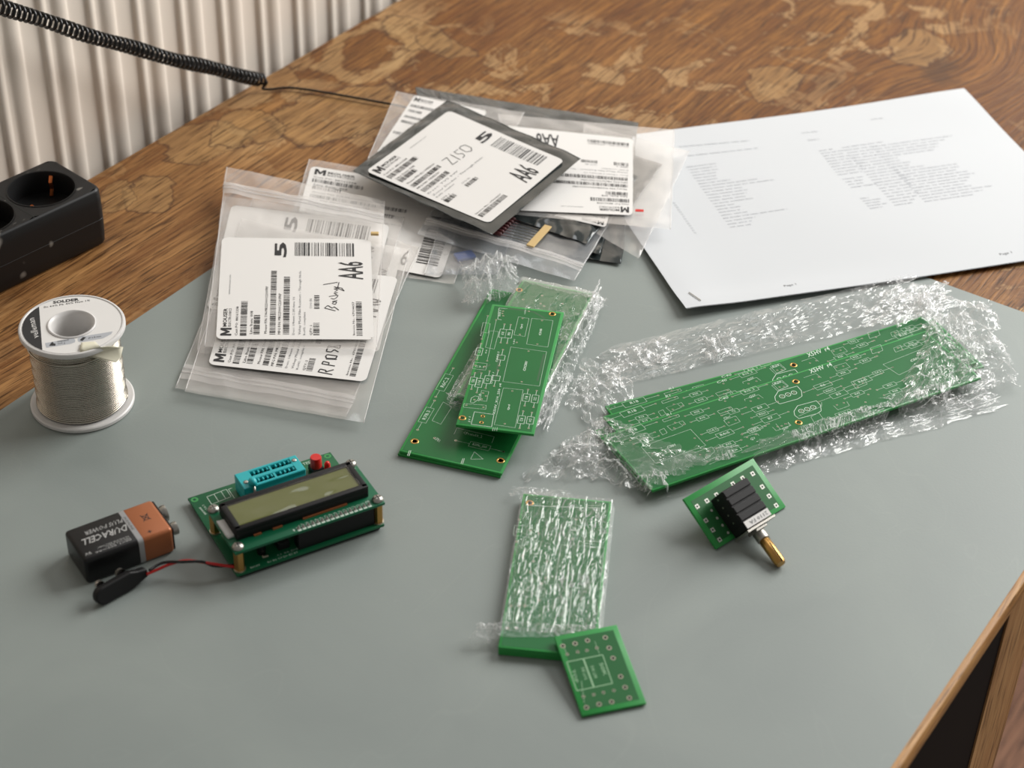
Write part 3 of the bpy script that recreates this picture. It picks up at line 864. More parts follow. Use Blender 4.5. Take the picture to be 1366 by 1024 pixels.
def make_label(parent, q, hand=(), seed=1, curl=0.6, small=True, name='label', ink_mat='ink', **kw):
    q = [Vector(p) for p in q]
    bq, th_ = bag_q[parent.name]                      # lay the label on its bag
    A_ = np.array([[p.x, p.y, 1] for p in bq]); co = np.linalg.lstsq(A_, np.array([p.z for p in bq]), rcond=None)[0]
    for i_ in range(4):
        for _ in range(3):
            zz = co[0] * q[i_].x + co[1] * q[i_].y + co[2] + .35 * th_ + .15
            d_ = (CAM - q[i_]).normalized(); q[i_] = q[i_] + d_ * ((zz - q[i_].z) / d_.z)
    e = (q[1] - q[0]).normalized(); nrm = e.cross(q[3] - q[0]).normalized()
    if nrm.z < 0: nrm = -nrm

    def S(u, v, off=0.0):
        z = curl * (math.sin(u * 3.0 + seed) * 0.5 + math.cos(v * 4.2 + seed * 2) * 0.35) * 0.9
        return bil(q, u, v) + nrm * (z + off)

    def gridpt(i, j):
        x, y = i * LW, j * LH; r0 = 4.0
        cx = min(max(x, r0), LW - r0); cy = min(max(y, r0), LH - r0)
        d = math.hypot(x - cx, y - cy)
        if d > r0 and (x != cx and y != cy): x = cx + (x - cx) / d * r0; y = cy + (y - cy) / d * r0
        return x, y
    xs = [0, .012, .024, .04] + [k / 16 for k in range(1, 16)] + [.96, .976, .988, 1]
    b = MB(); nx = len(xs)
    for v in xs:
        for u in xs:
            x, y = gridpt(u, v); b.v.append(tuple(S(x / LW, y / LH)))
    b.f = [(j * nx + i, j * nx + i + 1, (j + 1) * nx + i + 1, (j + 1) * nx + i) for j in range(nx - 1) for i in range(nx - 1)]; b.mi = [0] * len(b.f)
    lab = b.build(name, M['label'], parent, smooth=True, world=True)
    ik, gr = label_inks(hand, small, seed=seed, **kw)
    fr = o_fr[parent.name]
    fn = lambda x, y: tuple(fr.loc(S(x / LW, y / LH, 0.16)))
    o_fr[lab.name] = fr
    ik.build('printing', M[ink_mat], lab, fn, stuff=True)
    if small: gr.build('fine_print', M['grey_ink'], lab, fn, stuff=True)
    return lab


def quad(*p):      # BL, BR, TR, TL as (px, py, z)
    return [P(*a) for a in p]


bag_q = {}


def make_bag(name, label, cat, group, q, mat='bag', seed=1, thick=1.6, wr=0.8, flat=(), zipv=None, sheetname='film', curl=0.0, n=(44, 44), seal=True, tear=0.0):
    c = bil(q, .5, .5)
    zmin = min(p.z for p in q)
    root = thing(name, Frame((c.x, c.y, max(0, zmin - thick))), label, cat, group)
    bag_q[root.name] = (q, thick)
    nrm = Vector((0, 0, 1))

    def wrinkle(p, u, v):
        s_ = Vector((p.x / 30 + seed * 7.1, p.y / 30, seed))
        w_ = noise.noise(s_) * 1.1 + (0.5 - abs(noise.noise(s_ * 2.3))) * 0.9 + noise.noise(Vector((p.x / 9, p.y / 40, seed * 3.3))) * 0.45
        ev = abs(math.sin(u * 5.2 + seed))
        edge = max(0.0, 1 - 6 * min(u, 1 - u, v, 1 - v))
        w_ += edge * 0.7 * math.sin((u + v) * 26 + seed)
        damp = 1.0
        for L in flat: damp = min(damp, 1 - inside_soft(L, p, 6))
        return w_ * wr * damp - (1 - damp) * 0.55

    def S(u, v, side):
        uu = u + 0.012 * noise.noise(Vector((v * 5, seed, 0))) * (1 if u in (0, 1) else 0)
        p = bil(q, uu, v)
        e = min(1.0, min(u, 1 - u, v, 1 - v) / 0.10)
        if side > 0: z = wrinkle(p, u, v) * min(1, e * 2 + .35) + thick * .35 * e
        else: z = wrinkle(p, u, v) * .35 * min(1, e * 2 + .35) - thick * .5 * e - 0.05
        return p + nrm * z
    b = MB()
    nx, ny = n
    b.grid(lambda u, v: S(u, v, 1), nx, ny)
    b.grid(lambda u, v: S(u, v, -1), nx // 2, ny // 2)
    b.build(sheetname, M[mat], root, smooth=True, world=True)
    # welded side seams
    for side in (0, 1):
        pts = [S(side + (0.004 if side == 0 else -0.004), k / 40, 1) + Vector((0, 0, 0.1)) for k in range(41)]
        MB().tube(pts, 0.22, 5).build('side_seam', M['zip' if mat != 'anti' else 'antiseam'], root, smooth=True, world=True)
    if zipv is not None:
        for k, dv in enumerate((0.0, 0.018)):
            pts = [S(t / 50, zipv + dv, 1) + Vector((0, 0, 0.55)) for t in range(51)]
            MB().tube(pts, 0.5, 6).build('zip_ridge', M['zip'], root, smooth=True, world=True)
        b = MB()
        b.grid(lambda u, v: S(u, zipv - 0.028 + v * 0.066, 1) + Vector((0, 0, 0.15)), 44, 3)
        b.build('zip_strip', M['zip'], root, smooth=True, world=True)
    return root


M['antiseam'] = plain('antistatic_seam', srgb(120, 126, 128), 0.25, metal=0.7)
G_BAG = 'component bags heaped on the table'

# --- left heap (bottom to top)
Lq_e = [P(505, 470, 3.6), P(537, 330, 3.6), P(325, 300, 3.6), P(290, 440, 3.6)]
be = make_bag('zip_bag', 'lowest clear bag of the left heap, its corner jutting out at lower left', 'bag', G_BAG,
              quad((233, 517, 1.5), (462, 556, 1.5), (560, 330, 2.6), (338, 262, 2.6)), seed=5, flat=[Lq_e], wr=.6, zipv=.07)
make_label(be, Lq_e, seed=5, curl=.3)

Lq_b = [P(487, 438, 5.2), P(520, 300, 5.2), P(309, 273, 5.2), P(275.7, 411, 5.2)]
bb = make_bag('zip_bag', 'milky bag whose label shows through behind the foremost left bag', 'bag', G_BAG,
              quad((262, 470, 4), (478, 492, 4), (540, 290, 4.4), (300, 262, 4.4)), seed=6, flat=[Lq_b], wr=.5)
make_label(bb, Lq_b, seed=6, curl=.3)

Lq_a = [P(488, 509, 7.2), P(531, 369, 7.2), P(318, 348, 7.2), P(277.5, 486, 7.2)]
ba = make_bag('zip_bag', 'clear zip bag with the label handwritten R P10 58', 'bag', G_BAG,
              quad((246, 522, 4.5), (486, 564, 4.5), (547, 333, 6.2), (322, 292, 6.2)), seed=8, flat=[Lq_a], wr=.7, zipv=None)
make_label(ba, Lq_a, HAND_R, seed=8, curl=.3, qty='2')

Lq_c = [P(499, 453, 10.2), P(494.5, 319.5, 10.2), P(296, 316, 10.2), P(288, 452, 10.2)]
bc = make_bag('zip_bag', 'topmost zip bag of the left heap, label handwritten Rasberg 1', 'bag', G_BAG,
              quad((272, 462, 8.6), (503, 466, 8.6), (514, 268, 9.2), (302, 222, 10)), seed=9, flat=[Lq_c], wr=.9, zipv=.86)
make_label(bc, Lq_c, HAND_RAS, seed=9, curl=.35)
rs = thing('resistor', Frame(P(500, 313, 11.6)), 'tiny tan part lying on the foremost left zip bag', 'component')
MB().rbox(-2.4, 2.4, -1.3, 1.3, 0, 1.6, .3).build('body', M['kraft'], rs)

# --- middle and right heap
Lq_m = [P(385, 332, 2.5), P(588, 371, 2.5), P(628, 256, 2.8), P(415, 221, 2.8)]
bm_ = make_bag('zip_bag', 'clear bag with a large bar code between the two heaps', 'bag', G_BAG,
               quad((372, 345, 1.4), (606, 379, 1.4), (652, 250, 1.6), (412, 212, 1.6)), seed=11, flat=[Lq_m], wr=.6, thick=1.4)
make_label(bm_, Lq_m, seed=11, curl=.4)
bcl = make_bag('zip_bag', 'small cloudy bag holding a blue component at the front of the right heap', 'bag', G_BAG,
               quad((566, 366, 3), (664, 366, 3), (690, 300, 5), (592, 282, 5)), 'bag_blue', seed=12, wr=1.2, thick=3)
cap = thing('film_capacitor', Frame(P(620, 338, 5), (0.9, .4, 0), (-.4, .9, 0)), 'blue box component inside the small cloudy bag', 'component')
MB().rbox(-6, 6, -4, 4, -2.8, -.6, .6).build('body', M['blue'], cap)
for s_ in (-5, 5): MB().tube([(s_, -4, -2), (s_, -9, -2), (s_ - 2, -15, -2)], .3, 6).build('lead', M['steel'], cap)

b1 = make_bag('antistatic_bag', 'large dark antistatic bag at the bottom of the right heap', 'bag', G_BAG,
              quad((612, 318, 1.6), (828, 352, 1.6), (852, 164, 2.4), (554, 116, 2.4)), 'anti', seed=13, wr=.9)
b1b = make_bag('antistatic_bag', 'dark antistatic bag edge showing along the back of the right heap', 'bag', G_BAG,
               quad((650, 290, 4), (800, 340, 4), (846, 178, 4.6), (585, 124, 4.6)), 'anti', seed=14, wr=.8)

b2 = make_bag('zip_bag', 'zip bag of taped resistors, its zip edge hanging over the grey surface', 'bag', G_BAG,
              quad((556, 312, 6), (766, 375, 5), (848, 240, 7.5), (640, 185, 7.5)), 'bag_blue', seed=15, wr=.9, zipv=.12, thick=3)
tr_fr = Frame(P(668, 300, 8.5), P(716, 314, 8.5) - P(668, 300, 8.5), Vector((-0.3, 1, 0)))
tr = thing('resistor_strip', tr_fr, 'strip of taped resistors inside the zip bag under the antistatic bags', 'component')
for k in range(7):
    yy = (k - 3) * 3.2
    b = MB().tube([(-3, yy, 0), (0, yy, 0), (.5, yy, 0), (5, yy, 0), (5.5, yy, 0), (9, yy, 0)], [.3, .3, 1.3, 1.3, .3, .3], 8)
    b.build('resistor_body', M['maroon'], tr, smooth=True)
    MB().tube([(9, yy, 0), (26, yy + .5, 0)], .3, 6).build('lead', M['steel'], tr)
MB().rbox(24, 29, -13, 13, -.4, .6, .15, 1).build('paper_tape', M['kraft'], tr)

Lq_g = [P(770, 262, 9), P(870, 228, 9), P(800, 150, 9), P(720, 200, 9)]
bg = make_bag('antistatic_bag', 'grey antistatic bag whose corner shows right of the heap, over the paper', 'bag', G_BAG,
              quad((745, 262, 8), (843, 276, 7), (884, 219, 7.5), (790, 190, 8)), 'anti', seed=16, wr=.4)

b3 = make_bag('antistatic_bag', 'antistatic bag with a folded corner below the upside-down label', 'bag', G_BAG,
              quad((680, 290, 9), (783, 325, 8), (852, 235, 10), (742, 190, 10)), 'anti', seed=17, wr=1.0, thick=2.6)
Lq_3 = [P(825, 238, 11.6), P(706, 215, 11.6), P(694, 277, 11.6), P(808, 303, 10.6)]
make_label(b3, Lq_3, seed=17, curl=.4, small=False)

b5 = make_bag('zip_bag', 'clear bag with white label behind the topmost antistatic bag', 'bag', G_BAG,
              quad((490, 212, 9), (650, 240, 9), (700, 150, 9.5), (529, 122, 9.5)), seed=19, wr=.5, flat=[[P(502, 204, 10), P(595, 232, 10), P(650, 148, 10), P(553, 127, 10)]])
make_label(b5, [P(502, 204, 10.6), P(600, 232, 10.6), P(650, 148, 10.6), P(553, 127, 10.6)], seed=19, curl=.3, small=False)

Lq_4 = [P(844.5, 185, 13.4), P(674, 167, 13.4), P(690, 280, 13.4), P(844, 287, 13.4)]
Lq4ccw = [Lq_4[2], Lq_4[3], Lq_4[0], Lq_4[1]]
b4b = make_bag('zip_bag', 'empty clear bag reaching furthest right over the printed paper', 'bag', G_BAG,
               quad((760, 290, 9), (852, 345, 5), (920, 202, 7), (780, 165, 9)), seed=20, wr=.5)
b4 = make_bag('zip_bag', 'clear bag with an upside-down label on the right of the heap', 'bag', G_BAG,
              quad((688, 286, 11.5), (895, 306, 10.5), (900, 173, 11), (664, 152, 11.5)), seed=21, wr=.5, flat=[Lq4ccw])
make_label(b4, Lq_4, seed=21, curl=.3)
MB().box(-2.6, 2.6, -1.3, 1.3, 0, .3).build('red_marker', M['red'], thing('red_tab', Frame(P(853, 281, 12.6)), 'small red tab beside the upside-down label', 'tab'))

Lq_z = [P(652, 297, 20.5), P(753, 214, 24), P(599, 148, 22), P(488, 228, 17.5)]
b6 = make_bag('antistatic_bag', 'topmost antistatic bag with the label handwritten Z150', 'bag', G_BAG,
              quad((656, 313, 18), (775, 211, 22.5), (597, 133, 20.5), (470, 228, 15)), 'anti', seed=23, wr=.9,
              flat=[[Lq_z[0], Lq_z[1], Lq_z[2], Lq_z[3]]], thick=3)
make_label(b6, Lq_z, HAND_Z, seed=23, curl=.8, short=True, desc=('Desc: TVS 5W', 'Zener Diodes - Through Hole', 'RoHS: compliant'))


# ================================================================== CIRCUIT BOARDS
class BoardInk(Ink):
    """print placed by points of a zoomed crop, on a plane h above the frame"""
    def __init__(s, fr, conv, h): super().__init__(); s.fr, s.conv, s.h = fr, conv, h; s.holes = []

    def p(s, a): return tuple(s.fr.un(*s.conv(*a), s.h)[:2])

    def box_(s, a, b_, c, w=.15):
        a, b_, c = map(s.p, (a, b_, c)); d = (a[0] + c[0] - b_[0], a[1] + c[1] - b_[1]); s.path([a, b_, c, d], w, True); return s

    def quad_(s, pts, w=.15): s.path([s.p(q) for q in pts], w, True); return s

    def txt(s, t, a, b_, up, bold=0.0):
        a, b_, u_ = s.p(a), s.p(b_), s.p(up); s.text(t, a, b_, (u_[0] - a[0], u_[1] - a[1]), bold); return s

    def res(s, a, b_, t='', body=.5, wid=2.6, lw=.15):
        """leads a-b with a body rectangle in the middle"""
        a, b_ = s.p(a), s.p(b_); s.res_mm(a, b_, t, body, wid, lw)

    def res_mm(s, a, b_, t='', body=.5, wid=2.6, lw=.15):
        dx, dy = b_[0] - a[0], b_[1] - a[1]; L = math.hypot(dx, dy); ex, ey = dx / L, dy / L; nx_, ny_ = -ey, ex
        m0 = L * (1 - body) / 2; m1 = L - m0; h = wid / 2
        s.line(a, (a[0] + ex * m0, a[1] + ey * m0), lw); s.line((a[0] + ex * m1, a[1] + ey * m1), b_, lw)
        s.path([(a[0] + ex * q + nx_ * r, a[1] + ey * q + ny_ * r) for q, r in ((m0, -h), (m1, -h), (m1, h), (m0, h))], lw, True)
        s.holes += [a, b_]
        if t:
            tw = min((m1 - m0) * .7, wid * .36 * len(t)); c = (a[0] + ex * (L - tw) / 2 - nx_ * wid * .22, a[1] + ey * (L - tw) / 2 - ny_ * wid * .15)
            s.text(t, c, (c[0] + ex * tw, c[1] + ey * tw), (nx_ * wid * .44, ny_ * wid * .44))

    def hole(s, *pts): s.holes += [s.p(q) for q in pts]


def pads(parent, holes, z, r=.55):
    ring = Ink(); hl = Ink()
    for h in holes: ring.disc(h, r * 1.25, 9, r * .7); hl.disc(h, r * .72, 8)
    if holes:
        ring.build('solder_pads', M['tin'], parent, z=z, stuff=True); hl.build('drill_holes', M['hole'], parent, z=z + .01, stuff=True)


def mount_hole(parent, c, z, r=2.0):
    o = MB().lathe([(r * .62, z + .02), (r * .7, z + .16), (r, z + .16), (r * 1.05, z + .02)], c, 20, cap=False).build('mounting_hole', M['brass'], parent, smooth=True)
    MB().lathe([(1e-5, z + .03), (r * .66, z + .03)], c, 16).build('bore', M['hole'], o)


def board(name, label, cat, group, fr, w, h, t=1.6, margin=1.6, pour='pour', notch=None):
    root = thing(name, fr, label, cat, group)
    MB().rbox(0, w, 0, h, 0, t, .25, 2).build('substrate', M['pcb'], root, smooth=True, ang=40)
    MB().rbox(margin, w - margin, margin, h - margin, t - .3, t + .05, .04, 1).build('copper_pour', M[pour], root)
    return root


def frame_px(o, x, y, z):
    """origin at px o, first axis towards px x, second on the side of px y"""
    O = P(*o, z); e1 = P(*x, z) - O; e2 = P(*y, z) - O
    return Frame(O, e1, e2), e1.length, e2.length


c4 = lambda a, b_: (500 + a * .3321, 320 + b_ * .3321)
cz = lambda a, b_: (600 + a * .2247, 360 + b_ * .2246)
c5 = lambda a, b_: (730 + a * .4656, 350 + b_ * .4656)
c7 = lambda a, b_: (740 + a * .2343, 440 + b_ * .2342)


def frame_tl(tl_, tr_, z, h, rot=0):
    A_ = P(*tl_, z); e = Matrix.Rotation(math.radians(rot), 3, 'Z') @ (P(*tr_, z) - A_); e2_ = Vector((-e.y, e.x, 0)).normalized()
    return Frame(A_ - e2_ * h, e, e2_), e.length, h


G_PCB = 'bare circuit boards in the centre stack'

# -- two large boards at the bottom of the centre stack
for k, (z, lab) in enumerate(((0.1, 'lower of two large green boards lying flat under the centre stack'), (1.9, 'upper large green board with gold mounting holes under the wrapped stack'))):
    fr, wd, hh = frame_px(c4(92 + 6 * k, 858 - 12 * k), c4(512, 950 - 12 * k), c4(396, 330), z + 1.6)
    fr.O.z = z; W_, H_ = 57.0, 160.0
    bo = board('circuit_board', lab, 'circuit board', 'large circuit boards of the centre stack', fr, W_, H_, 1.6, 1.2)
    if k:
        I = BoardInk(fr, c4, 1.65)
        I.res((245, 630), (315, 515), 'R6C.2', .55, 5); I.res((172, 762), (240, 645), 'R7B.3', .5, 4.5)
        I.quad_([(230, 725), (275, 650), (310, 670), (265, 740)]); I.quad_([(290, 640), (330, 560), (370, 580), (330, 650)])
        I.res((325, 805), (518, 850), 'R5Ms_500', .42, 4.2); I.path([I.p((318, 780)), I.p((330, 755)), I.p((480, 790)), I.p((470, 815))], .2)
        I.txt('CProto50_2', (355, 778), (430, 795), (358, 768)); I.txt('LFB1', (240, 800), (258, 812), (246, 790))
        I.path([I.p((385, 880)), I.p((400, 850)), I.p((435, 880))], .2, True)
        for q in (145, 360): I.line(I.p((q, 845 + (q - 145) * .15)), I.p((q - 8, 868 + (q - 145) * .15)), .3); I.line(I.p((q - 6, 845 + (q - 145) * .15)), I.p((q - 14, 866 + (q - 145) * .15)), .3)
        I.build('silkscreen', M['silk'], bo, z=1.68)
        pads(bo, I.holes + [I.p((240, 795)), I.p((515, 850))], 1.69)
        for q in ((160, 808), (505, 885)): mount_hole(bo, I.p(q), 1.62, 2.2)

# -- wrapped stack lying across them
zs = 3.9
for k in range(3):
    fr, wd, hh = frame_tl((694, 374), (787, 393), zs + 3.4, 119)
    fr.O.z = zs + k * 1.75
    fr.O += Vector((0.8 * k, -.7 * k, 0))
    bo = board('circuit_board', ('lowest', 'middle', 'topmost')[k] + ' board of the film-wrapped stack beneath the top white-printed board', 'circuit board', 'film-wrapped boards of the centre stack', fr, 43.5, 119, 1.6, 1.2)
    if k == 2:
        I = BoardInk(fr, cz, 1.65)
        I.hole((548, 152), (435, 175), (540, 200), (670, 255), (668, 200), (655, 400), (560, 215))
        I.build('silkscreen', M['silk_dim'], bo, z=1.68) if I.v else None
        pads(bo, I.holes, 1.69); mount_hole(bo, I.p((412, 118)), 1.62, 1.9)
wrapA = fr

# -- top board
tz = 12.2
fr, wd, hh = frame_px(cz(36, 918), cz(500, 975), cz(216, 198), tz + 1.6)
fr.O.z = tz
top = board('circuit_board', 'top green board printed X5HV X10_250 r4 lying on the wrapped stack', 'circuit board', G_PCB, fr, wd, hh, 1.6, 1.6)
I = BoardInk(fr, cz, 1.65)
I.quad_([(487, 287), (613, 300), (582, 458), (456, 440)]); I.quad_([(408, 278), (470, 288), (446, 395), (381, 385)])
I.quad_([(362, 457), (575, 485), (532, 690), (315, 662)]); I.quad_([(318, 700), (436, 712), (388, 937), (264, 918)])
I.quad_([(237, 360), (291, 367), (264, 470), (212, 460)]); I.quad_([(198, 312), (240, 318), (228, 375), (185, 368)])
I.path([I.p(q) for q in ((285, 292), (292, 226), (342, 230))], .25); I.path([I.p(q) for q in ((285, 292), (308, 296))], .25)
I.quad_([(142, 547), (222, 556), (213, 595), (134, 585)]); I.quad_([(84, 793), (216, 803), (214, 827), (81, 815)])
I.path([I.p(q) for q in ((204, 850), (146, 842), (127, 916), (248, 932), (262, 858), (204, 850))], .25)
I.quad_([(188, 715), (232, 722), (218, 780), (182, 775)]); I.path([I.p(q) for q in ((128, 760), (122, 785), (140, 790), (168, 770), (172, 752), (150, 748))], .22, True)
I.res((226, 272), (190, 410), body=.001, wid=.2); I.res((276, 296), (222, 540), body=.001, wid=.2)
for a, b_, t in (((325, 322), (302, 432), 'R9'), ((362, 325), (340, 435), 'R8'), ((186, 437), (162, 532), 'C7'), ((150, 610), (128, 708), 'R5'), ((188, 612), (160, 728), 'R11'),
                 ((237, 600), (213, 702), 'C1'), ((465, 710), (444, 806), 'R1'), ((516, 716), (497, 815), 'D2'), ((437, 838), (414, 940), 'R2'), ((488, 846), (468, 940), 'D4')):
    I.res(a, b_, t, .45, 3.6, .25)
for a, b_ in (((316, 473), (294, 568)), ((288, 595), (263, 690))): I.res(a, b_, '', .3, 4.0, .25)
I.txt('CH5', (540, 388), (548, 350), (528, 386), .02); I.txt('Cpr2', (427, 350), (434, 322), (417, 348), .02); I.txt('CXC001', (448, 600), (462, 545), (434, 596), .02); I.txt('Qrd', (352, 832), (358, 800), (341, 830), .02)
I.txt('X5HV_X10_250  r4', (268, 858), (308, 675), (254, 856), .01); I.txt('R6', (186, 392), (190, 372), (180, 390)); I.txt('R4', (218, 495), (222, 475), (210, 494))
I.txt('DB58.2', (282, 545), (294, 485), (272, 543)); I.txt('DB58.1', (250, 675), (264, 610), (240, 672)); I.txt('LB1', (382, 440), (388, 412), (374, 438)); I.txt('LED.2', (448, 262), (456, 225), (440, 260))
I.txt('BR1', (300, 275), (305, 240), (290, 273)); I.txt('C3.1', (150, 575), (200, 581), (152, 566)); I.txt('J11', (118, 905), (124, 872), (108, 903)); I.txt('Q1B', (176, 780), (184, 735), (166, 778))
for x_ in (250, 262, 274): I.line(I.p((x_ + 8, 935)), I.p((x_ + 4, 955)), .2)
I.build('silkscreen', M['silk'], top, z=1.68)
I.hole((548, 300), (520, 440), (432, 287), (416, 383), (468, 482), (427, 664), (371, 719), (327, 913), (316, 245), (312, 258), (318, 272), (398, 430), (470, 245), (152, 567), (207, 573), (98, 803), (200, 815), (198, 730), (215, 748), (190, 767), (146, 770))
pads(top, I.holes, 1.69, .45)
for q in ((608, 261), (74, 878)): mount_hole(top, I.p(q), 1.62, 2.0)
for q in ((196, 868), (188, 905)): mount_hole(top, I.p(q), 1.62, 1.1)
Tn = Ink(); p_ = I.p
for a, b_ in (((345, 228), (440, 240)), ((440, 240), (500, 250)), ((500, 250), (570, 290)), ((300, 500), (270, 650)), ((560, 500), (520, 660)), ((240, 560), (120, 640))): Tn.line(p_(a), p_(b_), 1.2)
Tn.build('track_shade', M['dtrace'], top, z=1.66, stuff=True)

# -- fan of long boards on the right
long_px = [((872, 662), (1306, 509), (822, 584)), ((872, 662), (1306, 509), (822, 584))]
zt = 5.6
frT, wT, hT = frame_px(c5(302, 653), c5(1243, 330), c5(196, 492), zt + 1.6)
Wl, Hl = wT, 50.0
offs = [(c5(270, 634), 'lowest of the four long green boards in the fan'), (c5(165, 411), 'long green board with its edge furthest back in the fan'),
        (c5(160, 441), 'long green board between the front and the rearmost of the fan'), (None, 'topmost long green board printed X5HV r4 with the round pads in its middle')]
LI = BoardInk(Frame(frT.O - Vector((0, 0, 1.6)), frT.e1, frT.e2), c7, 1.65)


def long_ink(fr, detail=True):
    I = BoardInk(fr, c7, 1.65)
    R_ = lambda a, b_, t='', w=.5, h=3.4: I.res(a, b_, t, w, h, .16)
    R_((310, 620), (580, 525), 'R18', .45, 4.6); R_((430, 628), (570, 582), 'R14', .45, 2.8); R_((450, 650), (592, 604), 'R19', .45, 2.8)
    R_((742, 490), (877, 445), 'R20', .45, 3); R_((775, 525), (908, 477), 'R16', .45, 3); R_((1010, 380), (1208, 310), 'R10_2', .45, 3.6)
    R_((1068, 480), (1270, 408), 'R9', .4, 4); R_((1120, 500), (1245, 455), 'R6s1', .45, 2.8); R_((1128, 540), (1330, 466), 'R7', .45, 4)
    R_((835, 595), (965, 548), 'C4.1', .4, 3); R_((865, 630), (1072, 553), 'R4n5', .42, 4); R_((1065, 595), (1200, 547), 'R27', .45, 3)
    R_((920, 675), (1062, 626), 'R42', .45, 3); R_((957, 710), (1095, 660), 'R36', .45, 3); R_((950, 487), (1088, 440), 'C2', .4, 3)
    # big capacitor, small blocks
    I.quad_([(492, 665), (773, 565), (860, 657), (575, 760)]); I.hole((555, 705), (797, 616)); I.txt('C501', (642, 675), (688, 658), (637, 664), .02)
    I.quad_([(640, 548), (705, 525), (730, 545), (668, 572)]); I.quad_([(612, 512), (702, 480), (712, 492), (622, 524)]); I.quad_([(925, 462), (1000, 437), (1015, 450), (940, 478)])
    I.path([I.p(q) for q in ((640, 548), (728, 517), (746, 538))], .15); I.quad_([(595, 572), (622, 560), (640, 585), (614, 598)])
    I.quad_([(962, 515), (1030, 490), (1056, 522), (990, 547)]); I.quad_([(1238, 303), (1292, 286), (1330, 318), (1276, 342)])
    I.path([I.p(q) for q in ((1085, 405), (1080, 395), (1160, 368), (1187, 388))], .15); I.path([I.p(q) for q in ((1075, 612), (1150, 588), (1163, 600))], .15)
    I.path([I.p(q) for q in ((1240, 553), (1262, 574), (1345, 543), (1328, 525))], .15)
    I.path([I.p(q) for q in ((790, 700), (895, 665), (912, 690), (880, 720))], .15); I.quad_([(742, 718), (775, 706), (800, 730), (765, 742)]); I.path([I.p(q) for q in ((845, 752), (935, 718), (950, 735), (880, 765))], .15)
    I.hole((680, 558), (735, 538), (685, 528), (975, 465), (995, 445), (990, 527), (1030, 512), (1115, 405), (1160, 390), (1095, 612), (1145, 595), (1270, 550), (1313, 535), (828, 710), (880, 690), (865, 712), (870, 750), (920, 735), (1280, 325), (1305, 322), (970, 405), (655, 495), (690, 488))
    for t, a, b_ in (('Q9', (860, 733), (890, 722)), ('C40', (935, 405), (990, 388)), ('Q27', (1110, 388), (1145, 376)), ('Q1', (1118, 628), (1140, 620)), ('Q20', (1300, 570), (1330, 559)), ('R29', (1254, 312), (1290, 300)), ('R1', (640, 490), (665, 481)), ('C5m1', (965, 510), (1000, 498))):
        I.txt(t, a, b_, (a[0] - 5, a[1] - 12))
    # right half, measured in the wider crop
    I.conv = c5
    R_((540, 318), (645, 282), 'R10_2', .42, 3.4) if False else None
    R_((762, 362), (812, 344), 'R6', .001, .2); R_((735, 372), (845, 332), 'R6', .4, 4); R_((775, 380), (842, 354), 'R6s1', .4, 3); R_((780, 398), (890, 357), 'R5', .4, 4)
    R_((812, 330), (885, 303), 'R26', .45, 3); R_((850, 360), (958, 318), 'R4n5', .4, 4); R_((858, 280), (910, 262), 'R22', .45, 3); R_((882, 292), (940, 270), 'R31', .45, 3)
    R_((905, 330), (990, 300), 'C4.2', .3, 3); R_((800, 450), (900, 415), 'R10.1', .42, 3.6); R_((852, 390), (925, 362), 'R43', .45, 3); R_((945, 365), (1018, 338), 'R21', .45, 3); R_((965, 380), (1030, 357), 'R28', .45, 3)
    R_((970, 225), (1070, 190), 'R18', .4, 4.6); R_((1005, 245), (1080, 218), 'R14', .45, 3); R_((1018, 250), (1090, 224), 'R19', .45, 3); R_((560, 490), (635, 462), 'R33', .45, 3)
    I.quad_([(962, 292), (1098, 238), (1120, 268), (1008, 322)]); I.hole((990, 300), (1085, 255)); I.txt('C501', (1042, 285), (1064, 276), (1040, 279), .02)
    I.quad_([(870, 342), (905, 330), (917, 348), (885, 362)]); I.quad_([(820, 298), (855, 287), (868, 300), (830, 312)]); I.quad_([(925, 245), (955, 235), (962, 252), (932, 262)])
    I.path([I.p(q) for q in ((1018, 335), (1060, 318), (1068, 330))], .15); I.path([I.p(q) for q in ((820, 410), (833, 422), (866, 410), (858, 398))], .15)
    I.quad_([(755, 442), (778, 430), (790, 447), (765, 458)]); I.quad_([(992, 245), (1012, 237), (1018, 250), (998, 257)])
    # centre: valve pads
    for cpt in ((690, 378), (745, 420)):
        x_, y_ = cpt
        oct_ = [(-38, 8), (-28, -12), (26, -30), (38, -14), (40, 6), (28, 16), (-24, 34), (-36, 22)]
        I.path([I.p((x_ + a, y_ + b_ * .8)) for a, b_ in oct_], .3, True)
        for d in (-17, 0, 17): I.disc(I.p((x_ + d, y_ - d * .32)), 1.7, 12, 1.35); I.hole((x_ + d, y_ - d * .32))
    I.quad_([(643, 352), (672, 342), (690, 355), (660, 368)]); I.path([I.p(q) for q in ((735, 330), (770, 318), (785, 330))], .15); I.path([I.p(q) for q in ((655, 462), (668, 478), (695, 468), (690, 458))], .15)
    I.txt('X5HV  r4', (755, 318), (818, 296), (748, 307), .01)
    I.line(I.p((786, 400)), I.p((786, 412)), .15); I.line(I.p((720, 440)), I.p((786, 412)), .15)
    I.hole((760, 335), (778, 328), (672, 468), (685, 462), (830, 408), (850, 402), (930, 250), (950, 258), (945, 268), (1030, 330), (1048, 326), (880, 350), (905, 345), (828, 300), (848, 297), (890, 385), (920, 378), (912, 400))
    return I


